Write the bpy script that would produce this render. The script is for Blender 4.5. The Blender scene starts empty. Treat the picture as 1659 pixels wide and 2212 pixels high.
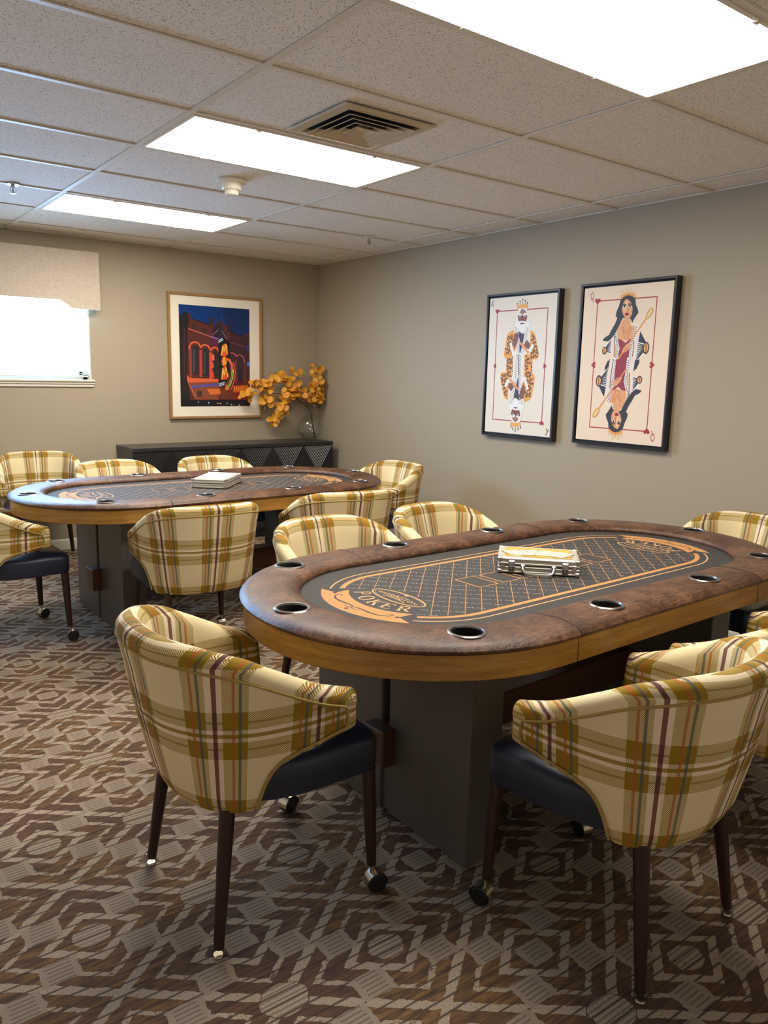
LENS = 20.5
EXPO = 0.1
SKY = (.32, .58, 1.0); SKYS = 46.0
import bpy, math, random
from mathutils import Vector, Matrix, geometry
C = bpy.context.scene.collection
PI = math.pi
rnd = random.Random(7)

# ------------------------------------------------------------------ shader helpers
class E:
    """a shader value that can be combined with ordinary arithmetic"""
    def __init__(s, nt, k): s.nt = nt; s.k = k
    def op(s, o, *a):
        n = s.nt.nodes.new('ShaderNodeMath'); n.operation = o
        for i, v in enumerate((s,) + a):
            if isinstance(v, E): s.nt.links.new(v.k, n.inputs[i])
            else: n.inputs[i].default_value = v
        return E(s.nt, n.outputs[0])
    def __add__(s, o): return s.op('ADD', o)
    def __radd__(s, o): return s.op('ADD', o)
    def __sub__(s, o): return s.op('SUBTRACT', o)
    def __rsub__(s, o): return (s * -1.0) + o
    def __mul__(s, o): return s.op('MULTIPLY', o)
    def __rmul__(s, o): return s.op('MULTIPLY', o)
    def __truediv__(s, o): return s.op('DIVIDE', o)
    def __lt__(s, o): return s.op('LESS_THAN', o)
    def __gt__(s, o): return s.op('GREATER_THAN', o)
    def abs(s): return s.op('ABSOLUTE')
    def frac(s): return s.op('FRACT')
    def sin(s): return s.op('SINE')
    def min(s, o): return s.op('MINIMUM', o)
    def max(s, o): return s.op('MAXIMUM', o)
    def near(s, c, h): return (s - c).abs() < h
    def soft(s, a, b):
        n = s.nt.nodes.new('ShaderNodeMapRange'); n.interpolation_type = 'SMOOTHSTEP'
        s.nt.links.new(s.k, n.inputs[0]); n.inputs[1].default_value = a; n.inputs[2].default_value = b
        return E(s.nt, n.outputs[0])

def lin(c):
    if isinstance(c, str): c = tuple(int(c[i:i+2], 16) for i in (0, 2, 4))
    return tuple((v/255/12.92 if v/255 <= .04045 else ((v/255+.055)/1.055)**2.4) for v in c)

class Mat:
    def __init__(s, name, base=(.5, .5, .5), rough=.5, metal=0.0, **kw):
        s.m = bpy.data.materials.new(name); s.m.use_nodes = True
        s.nt = s.m.node_tree; s.b = s.nt.nodes['Principled BSDF']
        s.b.inputs['Base Color'].default_value = (*base, 1); s.b.inputs['Roughness'].default_value = rough
        s.b.inputs['Metallic'].default_value = metal
        for k, v in kw.items(): s.b.inputs[k.replace('_', ' ')].default_value = v
    def node(s, t, **kw):
        n = s.nt.nodes.new('ShaderNode' + t)
        for k, v in kw.items(): setattr(n, k, v)
        return n
    def coords(s, kind='Object', scale=(1, 1, 1)):
        t = s.node('TexCoord'); mp = s.node('Mapping'); mp.inputs['Scale'].default_value = scale
        s.nt.links.new(t.outputs[kind], mp.inputs['Vector']); return mp.outputs[0]
    def noise(s, vec, scale, detail=3, rough=.5, out=0):
        n = s.node('TexNoise'); n.inputs['Scale'].default_value = scale; n.inputs['Detail'].default_value = detail
        n.inputs['Roughness'].default_value = rough
        s.nt.links.new(vec, n.inputs['Vector']); return E(s.nt, n.outputs[out])
    def sep(s, vec):
        n = s.node('SeparateXYZ'); s.nt.links.new(vec, n.inputs[0]); return [E(s.nt, o) for o in n.outputs]
    def mix(s, f, a, b):
        n = s.node('Mix', data_type='RGBA')
        for i, v in ((0, f), (6, a), (7, b)):
            if isinstance(v, E): s.nt.links.new(v.k, n.inputs[i])
            elif isinstance(v, tuple): n.inputs[i].default_value = (*v[:3], 1)
            elif isinstance(v, (int, float)): n.inputs[i].default_value = v
            else: s.nt.links.new(v, n.inputs[i])
        return n.outputs[2]
    def base(s, sock): s.nt.links.new(sock, s.b.inputs['Base Color']); return s
    def rough(s, e): s.nt.links.new(e.k, s.b.inputs['Roughness']); return s
    def bump(s, e, strength=.3, dist=.002):
        n = s.node('Bump'); n.inputs['Strength'].default_value = strength; n.inputs['Distance'].default_value = dist
        s.nt.links.new(e.k, n.inputs['Height']); s.nt.links.new(n.outputs[0], s.b.inputs['Normal']); return s

MT = {}
def build_materials():
    # --- wall paint
    m = Mat('wall_paint', lin((172, 160, 139)), .62); v = m.coords()
    n = m.noise(v, 90, 3); m.bump(n, .12, .002); MT['wall'] = m.m
    MT['bounce_wall'] = Mat('pale_bounce_paint', lin((232, 226, 214)), .6).m  # unseen walls painted pale to bounce light onto the chair backs
    # --- ceiling tile: fissured mineral fibre
    m = Mat('ceiling_tile', rough=.9); v = m.coords(scale=(1, 1.7, 1))
    n1 = m.noise(v, 105, 2, .6); n2 = m.noise(m.coords(scale=(1, .6, 1)), 190, 2, .5)
    f1 = n1.soft(.62, .70).max(n2.soft(.61, .69) * .75)
    c = m.mix(f1, lin((247, 242, 234)), lin((118, 108, 100)))
    m.base(c); m.bump(f1 * -1.0 + n2 * .3, .45, .003); MT['tile'] = m.m
    MT['tee'] = Mat('white_grid_metal', lin((232, 226, 214)), .45).m
    MT['white_trim'] = Mat('white_trim_paint', lin((226, 220, 206)), .4).m
    MT['white_plastic'] = Mat('white_plastic', lin((232, 226, 210)), .35).m
    MT['vent'] = Mat('painted_vent_metal', lin((205, 192, 165)), .4).m
    MT['shade_and_dark_part'] = Mat('matte_shade_and_dark_part', lin((28, 26, 26)), .9).m  # near-black: painted shade in slot and duct, also small dark parts
    MT['chrome'] = Mat('chrome', (.55, .54, .52), .3, 1.0).m
    MT['steel'] = Mat('dull_steel', (.34, .33, .32), .32, 1.0).m
    MT['brass'] = Mat('brushed_nickel', (.62, .55, .43), .25, 1.0).m
    MT['alu'] = Mat('brushed_aluminium', lin((196, 191, 180)), .5, .35).m
    MT['alu_white'] = Mat('white_panel', lin((222, 219, 210)), .45).m
    MT['black_gloss'] = Mat('black_rubber', (.012, .012, .013), .35).m
    MT['black_frame'] = Mat('black_lacquer', lin((24, 24, 28)), .32).m
    MT['gold_frame'] = Mat('bronze_gold_frame', lin((172, 134, 86)), .4, .25).m
    MT['mat_board'] = Mat('ivory_mat_board', lin((248, 241, 222)), .8).m
    # --- emissive lens
    m = bpy.data.materials.new('light_lens'); m.use_nodes = True; nt = m.node_tree
    nt.nodes.clear(); em = nt.nodes.new('ShaderNodeEmission'); out = nt.nodes.new('ShaderNodeOutputMaterial')
    em.inputs[0].default_value = (1, .925, .81, 1); em.inputs[1].default_value = LENS
    nt.links.new(em.outputs[0], out.inputs[0]); MT['lens'] = m
    # --- printed art (colours stored per face)
    m = Mat('printed_colour', rough=.55); a = m.node('Attribute', attribute_name='Col')
    m.base(a.outputs['Color']); MT['print'] = m.m
    m = Mat('glossy_print', rough=.25); a = m.node('Attribute', attribute_name='Col')
    m.base(a.outputs['Color']); MT['photo'] = m.m
    m = Mat('felt_print', rough=.75); a = m.node('Attribute', attribute_name='Col')
    nn = m.noise(m.coords(), 60, 4, .6); nf = m.noise(m.coords(), 900, 2)
    m.base(m.mix((nn - .5).abs() * .5, a.outputs['Color'], lin((120, 112, 104)))); m.bump(nf, .25, .0006); MT['felt'] = m.m
    # --- leather rail
    m = Mat('brown_leather', rough=.36); v = m.coords()
    n1 = m.noise(v, 7, 5, .65); n2 = m.noise(m.coords(scale=(1, 2.5, 1)), 45, 5, .7); n3 = m.noise(v, 420, 2)
    c = m.mix((n1 * .75 + n2 * .85 - .55).soft(.08, .62), lin((62, 35, 23)), lin((140, 97, 68)))
    m.base(c); m.rough(n2 * .26 + .22); m.b.inputs['Coat Weight'].default_value = .12; m.b.inputs['Coat Roughness'].default_value = .3; m.bump(n2 * .8 + n3 * .15, .75, .005); MT['leather'] = m.m
    MT['leather_seam'] = Mat('leather_seam', lin((58, 34, 24)), .5).m
    # --- honey wood apron
    m = Mat('honey_wood', rough=.38); v = m.coords(scale=(1.2, 1.2, 16))
    n1 = m.noise(v, 3.5, 5, .6); n2 = m.noise(m.coords(scale=(4, 4, 90)), 6, 3)
    c = m.mix((n1 * .7 + n2 * .4 - .1).soft(.2, .75), lin((140, 96, 32)), lin((192, 144, 64)))
    m.base(c); m.bump(n2, .08, .001); MT['honey'] = m.m
    m = Mat('grey_stained_wood', rough=.42); n1 = m.noise(m.coords(scale=(12, 12, .8)), 6, 4)
    m.base(m.mix(n1, lin((84, 79, 75)), lin((106, 100, 94)))); MT['grey_wood'] = m.m
    m = Mat('walnut_beam', rough=.4); n1 = m.noise(m.coords(scale=(1, 12, 12)), 5, 4)
    m.base(m.mix(n1, lin((66, 38, 22)), lin((104, 64, 38)))); MT['walnut'] = m.m
    m = Mat('dark_wood_leg', rough=.33); n1 = m.noise(m.coords(scale=(30, 30, 1.5)), 5, 3)
    m.base(m.mix(n1, lin((40, 23, 20)), lin((62, 36, 30)))); MT['leg'] = m.m
    # --- navy vinyl
    m = Mat('navy_vinyl', lin((36, 42, 60)), .38); n = m.noise(m.coords(), 500, 2); m.bump(n, .12, .0006); MT['navy'] = m.m
    # --- black carved sideboard
    m = Mat('black_carved_wood', lin((30, 29, 32)), .30); n = m.noise(m.coords(scale=(3, 20, 20)), 8, 4)
    m.base(m.mix(n, lin((28, 27, 30)), lin((56, 53, 56)))); m.bump(n, .15, .001); MT['sideboard'] = m.m
    # --- woven valance
    m = Mat('linen_weave', rough=.9)
    n1 = m.noise(m.coords(scale=(6, 1, 160)), 4, 3, .6); n2 = m.noise(m.coords(scale=(160, 1, 6)), 4, 3, .6)
    f = (n1 + n2) * .5
    m.base(m.mix(f.soft(.3, .7), lin((178, 164, 146)), lin((216, 205, 188)))); m.bump(f, .3, .001); MT['linen'] = m.m
    # --- glass, water
    for nm, ior, tint in (('glass', 1.5, (.97, .98, .98)), ('water', 1.33, (.93, .95, .94)), ('pane', 1.45, (1, 1, 1)), ('clear', 1.5, (.84, .83, .81))):
        # thin clear sheet: what lies behind shows straight through, with a Fresnel reflection on top
        m = Mat(nm + '_sheet'); nt = m.nt
        t = m.node('BsdfTransparent'); t.inputs[0].default_value = (*tint, 1); g = m.node('BsdfGlossy'); g.inputs['Roughness'].default_value = .015
        lw = m.node('LayerWeight'); lw.inputs[0].default_value = .5; fr = E(nt, lw.outputs[1]).op('POWER', 4.0) * .75 + (ior-1)*.13; mx = m.node('MixShader'); nt.links.new(fr.k, mx.inputs[0])
        nt.links.new(t.outputs[0], mx.inputs[1]); nt.links.new(g.outputs[0], mx.inputs[2])
        nt.links.new(mx.outputs[0], nt.nodes['Material Output'].inputs[0]); MT[nm] = m.m
    # --- leaves
    m = Mat('dried_orange_leaf', rough=.55); n = m.noise(m.coords(), 25, 2)
    m.base(m.mix(n, lin((206, 134, 28)), lin((240, 178, 60)))); MT['leaf'] = m.m
    MT['twig'] = Mat('grey_brown_twig', lin((84, 72, 58)), .7).m
    plaid(); carpet()

def plaid():
    m = Mat('mustard_plaid_fabric', rough=.85); m.b.inputs['Sheen Weight'].default_value = .03
    u, v, _ = m.sep(m.coords('UV'))
    fu = (u / .262).frac(); fv = (v / .240 + .08).frac()
    CR, OL = lin((240, 222, 176)), lin((152, 120, 2))
    WH, MR, OR, TL = lin((246, 232, 204)), lin((112, 54, 48)), lin((186, 96, 40)), lin((84, 92, 88))
    # warp (stripes that run up the chair)
    band = fu.near(.18, .115).max(fu.near(.82, .10))
    white = (fu < .068).max(fu > .925)
    warp = m.mix(white, m.mix(band, CR, OL), WH)
    line_or = fu.near(.165, .013).max(fu.near(.80, .013)); line_tl = fu.near(.225, .013).max(fu.near(.862, .013))
    mar = (fu < .021).max(fu > .979)
    # weft (stripes that run round the chair)
    wband = fv.near(.355, .098).max(fv.near(.685, .098))
    wwhite = fv.near(.52, .07); wline = fv.near(.52, .022).max(fv.near(.37, .012)).max(fv.near(.67, .012))
    weft = m.mix(wband.max(wline), m.mix(wwhite, CR, WH), OL)
    tw = ((u + v) * 200.0).frac() > .5
    c = m.mix(tw, weft, warp)
    # where both systems are olive the cloth turns solid olive; the fine lines sit on top
    c = m.mix(wline * .75, c, OL)
    c = m.mix(line_or * .8, c, OR); c = m.mix(line_tl * .8, c, TL)
    nav = mar * wband
    c = m.mix(mar * .92, c, MR); c = m.mix(nav * (tw * .45 + .15), c, lin((38, 40, 56)))
    m.base(c); m.bump(tw, .08, .0005); MT['plaid'] = m.m
    pc = Mat('olive_piping_cord', lin((168, 142, 74)), .8); MT['cord'] = pc.m

def carpet():
    m = Mat('patterned_carpet', rough=.95)
    pos = m.coords()
    wob = m.noise(pos, 38, 2, .5, 1)
    s3 = m.node('SeparateXYZ'); m.nt.links.new(wob.k, s3.inputs[0])
    wx, wy = E(m.nt, s3.outputs[0]), E(m.nt, s3.outputs[1])
    x0, y0, _ = m.sep(pos)
    x = x0 + (wx - .5) * .022; y = y0 + (wy - .5) * .010
    PX, PY = .5955, .470
    a = (((x + 2.074) / PX + .5).frac() - .5).abs(); b = (((y + 4.288) / PY + .5).frac() - .5).abs()
    d0 = a + b; a1 = .5 - a; b1 = .5 - b; d1 = a1 + b1
    frame = d0.near(.192, .031).max(d1.near(.192, .031))
    frame2 = (d0.near(.352, .018).max(d1.near(.352, .018)))
    blobgap = (a1 + b) > .15
    lines = d0.near(.5, .034) * blobgap
    def ellip(p, q, rx, ry): return ((p / rx).op('POWER', 2.0) + (q / ry).op('POWER', 2.0)) < 1.0
    blob = ellip(a, b, .082, .086).max(ellip(a1, b, .098, .105))
    sq = ((a - .168).abs() < .076) * ((b - .175).abs() < .082)
    sq2 = ((a1 - .168).abs() < .076) * ((b1 - .175).abs() < .082)
    sqc = (a1 < .070) * (b1 < .076)
    gap = (1.0 - (a1 < .02).max(b1 < .02))
    squares = sq.max(sq2).max(sqc)
    ribs = ((sq.max(sq2) * (((a - .168).abs() < .05).max((a1 - .168).abs() < .05))).max((a1 < .045) * (b1 < .06))).max(blob)
    ribl = ((y0 / .0135).frac() > .62) * ribs
    fray = m.noise(m.coords(scale=(1.2, 3, 1)), 30, 3, .7)
    light = frame.max(frame2 * (fray > .42)).max(lines).max(blob).max(squares) * (fray > .30)
    # drawn slits between rows of loops
    jit = m.noise(m.coords(scale=(1.6, 7, 1)), 1.0, 2)
    slit = ((y0 / .0335 + x0 * .5 + jit * .7).frac() < .17) * (1.0 - squares)
    streak = m.noise(m.coords(scale=(5, 34, 1)), 2.4, 3, .65); fine = m.noise(m.coords(scale=(1, 1.6, 1)), 230, 3, .65)
    big = m.noise(pos, 3.1, 2)
    dk = m.mix(streak.soft(.3, .72), lin((80, 60, 50)), lin((150, 114, 70)))
    dk = m.mix(big.soft(.42, .62) * .55, dk, lin((84, 62, 58)))
    dk = m.mix(fine.soft(.35, .7) * .45, dk, lin((52, 38, 34)))
    lt = m.mix(fine.soft(.3, .7), lin((142, 127, 110)), lin((196, 178, 156)))
    lt = m.mix((sq.max(sq2).max(sqc)) * fine.soft(.4, .6) * .5, lt, lin((120, 108, 98)))
    c = m.mix(light, dk, lt)
    c = m.mix(slit * light * .78 + slit * (1.0 - light) * .4, c, lin((50, 38, 33)))
    c = m.mix(ribl * .55, c, lin((84, 68, 54)))
    m.base(c)
    h = light * .6 + fine * .5 - slit * .8 - ribl * .5
    m.bump(h, .55, .006); MT['carpet'] = m.m

# ------------------------------------------------------------------ mesh helpers
class MB:
    def __init__(s): s.v = []; s.f = []; s.mi = []; s.uv = None; s.col = None; s.mats = []
    def mat(s, m):
        if m not in s.mats: s.mats.append(m)
        return s.mats.index(m)
    def add(s, vs, fs, m, M=None):
        i = s.mat(m); o = len(s.v)
        s.v += [tuple(M @ Vector(p)) if M else tuple(p) for p in vs]
        for f in fs: s.f.append(tuple(o + k for k in f)); s.mi.append(i)
        return o
    def box(s, lo, hi, m, M=None):
        x0, y0, z0 = lo; x1, y1, z1 = hi
        vs = [(x0,y0,z0),(x1,y0,z0),(x1,y1,z0),(x0,y1,z0),(x0,y0,z1),(x1,y0,z1),(x1,y1,z1),(x0,y1,z1)]
        s.add(vs, [(0,3,2,1),(4,5,6,7),(0,1,5,4),(1,2,6,5),(2,3,7,6),(3,0,4,7)], m, M)
    def bbox(s, lo, hi, m, b=.004, M=None):
        """box with chamfered edges"""
        x0, y0, z0 = lo; x1, y1, z1 = hi; vs = []
        for sx, X in ((1, x0), (-1, x1)):
            for sy, Y in ((1, y0), (-1, y1)):
                for sz, Z in ((1, z0), (-1, z1)):
                    vs += [(X, Y+sy*b, Z+sz*b), (X+sx*b, Y, Z+sz*b), (X+sx*b, Y+sy*b, Z)]
        def q(a, bb, c): return (a*4 + bb*2 + c)*3
        fs = [[q(0,0,0),q(0,0,1),q(0,1,1),q(0,1,0)], [q(1,0,0),q(1,1,0),q(1,1,1),q(1,0,1)],
              [q(0,0,0)+1,q(1,0,0)+1,q(1,0,1)+1,q(0,0,1)+1], [q(0,1,0)+1,q(0,1,1)+1,q(1,1,1)+1,q(1,1,0)+1],
              [q(0,0,0)+2,q(0,1,0)+2,q(1,1,0)+2,q(1,0,0)+2], [q(0,0,1)+2,q(1,0,1)+2,q(1,1,1)+2,q(0,1,1)+2]]
        for a in (0, 1):
            for c in (0, 1):
                fs.append([q(a,c,0), q(a,c,1), q(a,c,1)+1, q(a,c,0)+1]); fs.append([q(a,0,c), q(a,1,c), q(a,1,c)+2, q(a,0,c)+2])
                fs.append([q(0,a,c)+1, q(1,a,c)+1, q(1,a,c)+2, q(0,a,c)+2])
                for d in (0, 1): fs.append([q(a,c,d), q(a,c,d)+1, q(a,c,d)+2])
        s.add(vs, fs, m, M)
    def lathe(s, prof, m, n=24, M=None, close=False):
        vs = []; fs = []
        for r, z in prof:
            for k in range(n):
                a = 2*PI*k/n; vs.append((r*math.cos(a), r*math.sin(a), z))
        for i in range(len(prof)-1):
            for k in range(n): fs.append((i*n+k, i*n+(k+1) % n, (i+1)*n+(k+1) % n, (i+1)*n+k))
        if not close: fs.append(tuple(range(n))[::-1]); fs.append(tuple((len(prof)-1)*n+k for k in range(n)))
        s.add(vs, fs, m, M)
    def tube(s, pts, r, m, n=8, closed=False, M=None, caps=True):
        P = [Vector(p) for p in pts]; L = len(P); vs = []; fs = []; up = None
        rr = r if isinstance(r, (list, tuple)) else [r]*L
        for i in range(L):
            a = P[i-1] if (i > 0 or closed) else P[i]; b = P[(i+1) % L] if (i < L-1 or closed) else P[i]
            t = (b-a).normalized() if (b-a).length > 1e-9 else Vector((0, 0, 1))
            if up is None:
                up = t.orthogonal().normalized()
            up = (up - t*up.dot(t)); up = up.normalized() if up.length > 1e-6 else t.orthogonal().normalized()
            w = t.cross(up)
            for k in range(n):
                an = 2*PI*k/n; vs.append(P[i] + (up*math.cos(an) + w*math.sin(an))*rr[i])
        for i in range(L if closed else L-1):
            j = (i+1) % L
            for k in range(n): fs.append((i*n+k, i*n+(k+1) % n, j*n+(k+1) % n, j*n+k))
        if not closed and caps: fs.append(tuple(range(n))[::-1]); fs.append(tuple((L-1)*n+k for k in range(n)))
        s.add(vs, fs, m, M)
    def grid(s, rows, m, closed_u=False, closed_v=False, M=None):
        nu = len(rows); nv = len(rows[0]); vs = [p for r in rows for p in r]; fs = []
        for i in range(nu if closed_u else nu-1):
            for j in range(nv if closed_v else nv-1):
                i2 = (i+1) % nu; j2 = (j+1) % nv
                fs.append((i*nv+j, i*nv+j2, i2*nv+j2, i2*nv+j))
        return s.add(vs, fs, m, M)
    def build(s, name, parent=None, smooth=35, loc=None):
        me = bpy.data.meshes.new(name); me.from_pydata(s.v, [], s.f)
        for m in s.mats: me.materials.append(m)
        me.polygons.foreach_set('material_index', s.mi)
        if s.uv:
            l = me.uv_layers.new(name='UVMap'); l.data.foreach_set('uv', [c for f in s.f for k in f for c in s.uv[k]])
        if s.col:
            at = me.color_attributes.new('Col', 'FLOAT_COLOR', 'CORNER')
            at.data.foreach_set('color', [c for i, f in enumerate(s.f) for _ in f for c in (*s.col[i], 1)])
        if smooth:
            me.polygons.foreach_set('use_smooth', [True]*len(s.f)); me.set_sharp_from_angle(angle=math.radians(smooth))
        me.update()
        o = bpy.data.objects.new(name, me); C.objects.link(o)
        if parent: o.parent = parent
        if loc: o.location = loc
        return o

def thing(name, label, cat, loc=(0, 0, 0), rz=0, group=None):
    o = bpy.data.objects.new(name, None); o.empty_display_size = .1; C.objects.link(o)
    o.location = loc; o.rotation_euler = (0, 0, rz); o['label'] = label; o['category'] = cat
    if group: o['group'] = group
    return o
def tag(o, label, cat, group=None):
    o['label'] = label; o['category'] = cat
    if group: o['group'] = group
    return o
def struct(o, label=None):
    o['kind'] = 'structure'
    if label: o['label'] = label
    return o

class Paint(MB):
    """flat inks laid on a sheet; each ink has its own colour and lies a hair above the one before"""
    def __init__(s, z=0, dz=.000004): MB.__init__(s); s.col = []; s.z = z; s.dz = dz
    def ink(s, pts, c, m, z=None):
        if z is None: s.z += s.dz; z = s.z
        if len(pts) < 3: return
        P = [Vector((p[0], p[1], 0)) for p in pts]
        area = sum(P[i-1].x*P[i].y - P[i].x*P[i-1].y for i in range(len(P)))
        if area < 0: P.reverse()
        if len(P) == 4: 
            tris = None
        tris = geometry.tessellate_polygon([P])
        out = []
        for t in tris:
            a, b, c3 = (P[k] for k in t)
            out.append(t if (b-a).cross(c3-a).z > 0 else (t[0], t[2], t[1]))
        s.add([(p.x, p.y, z) for p in P], out, m); s.col += [c]*len(out)
    def solid(s, lo, hi, c, m):
        n0 = len(s.f); s.box(lo, hi, m); s.col += [c]*(len(s.f)-n0)
    def stroke(s, pts, w, c, m, closed=False, z=None):
        """a continuous mitred ribbon"""
        if z is None: s.z += s.dz; z = s.z
        P = [Vector((p[0], p[1])) for p in pts]; L = len(P); vs = []; fs = []
        ww = w if isinstance(w, (list, tuple)) else [w]*L
        for i in range(L):
            a = P[i-1] if (i > 0 or closed) else P[i]; b = P[(i+1) % L] if (i < L-1 or closed) else P[i]
            t = b-a
            if t.length < 1e-9: t = Vector((1, 0))
            t.normalize(); nn = Vector((-t.y, t.x)); 
            if 0 < i < L-1 or closed:
                t1 = (P[i]-a).normalized(); k = max(.45, abs(nn.dot(Vector((-t1.y, t1.x))))); 
            else: k = 1
            for sg in (1, -1):
                q = P[i] + nn*(sg*ww[i]/2/k); vs.append((q.x, q.y, z))
        for i in range(L if closed else L-1):
            j = (i+1) % L; fs.append((2*i, 2*i+1, 2*j+1, 2*j))
        s.add(vs, fs, m); s.col += [c]*len(fs)

def decode(rows):
    for d in rows:
        yield lin(tuple(d[:3])), [(d[i]/1000, d[i+1]/1000) for i in range(3, len(d), 2)]

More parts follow.
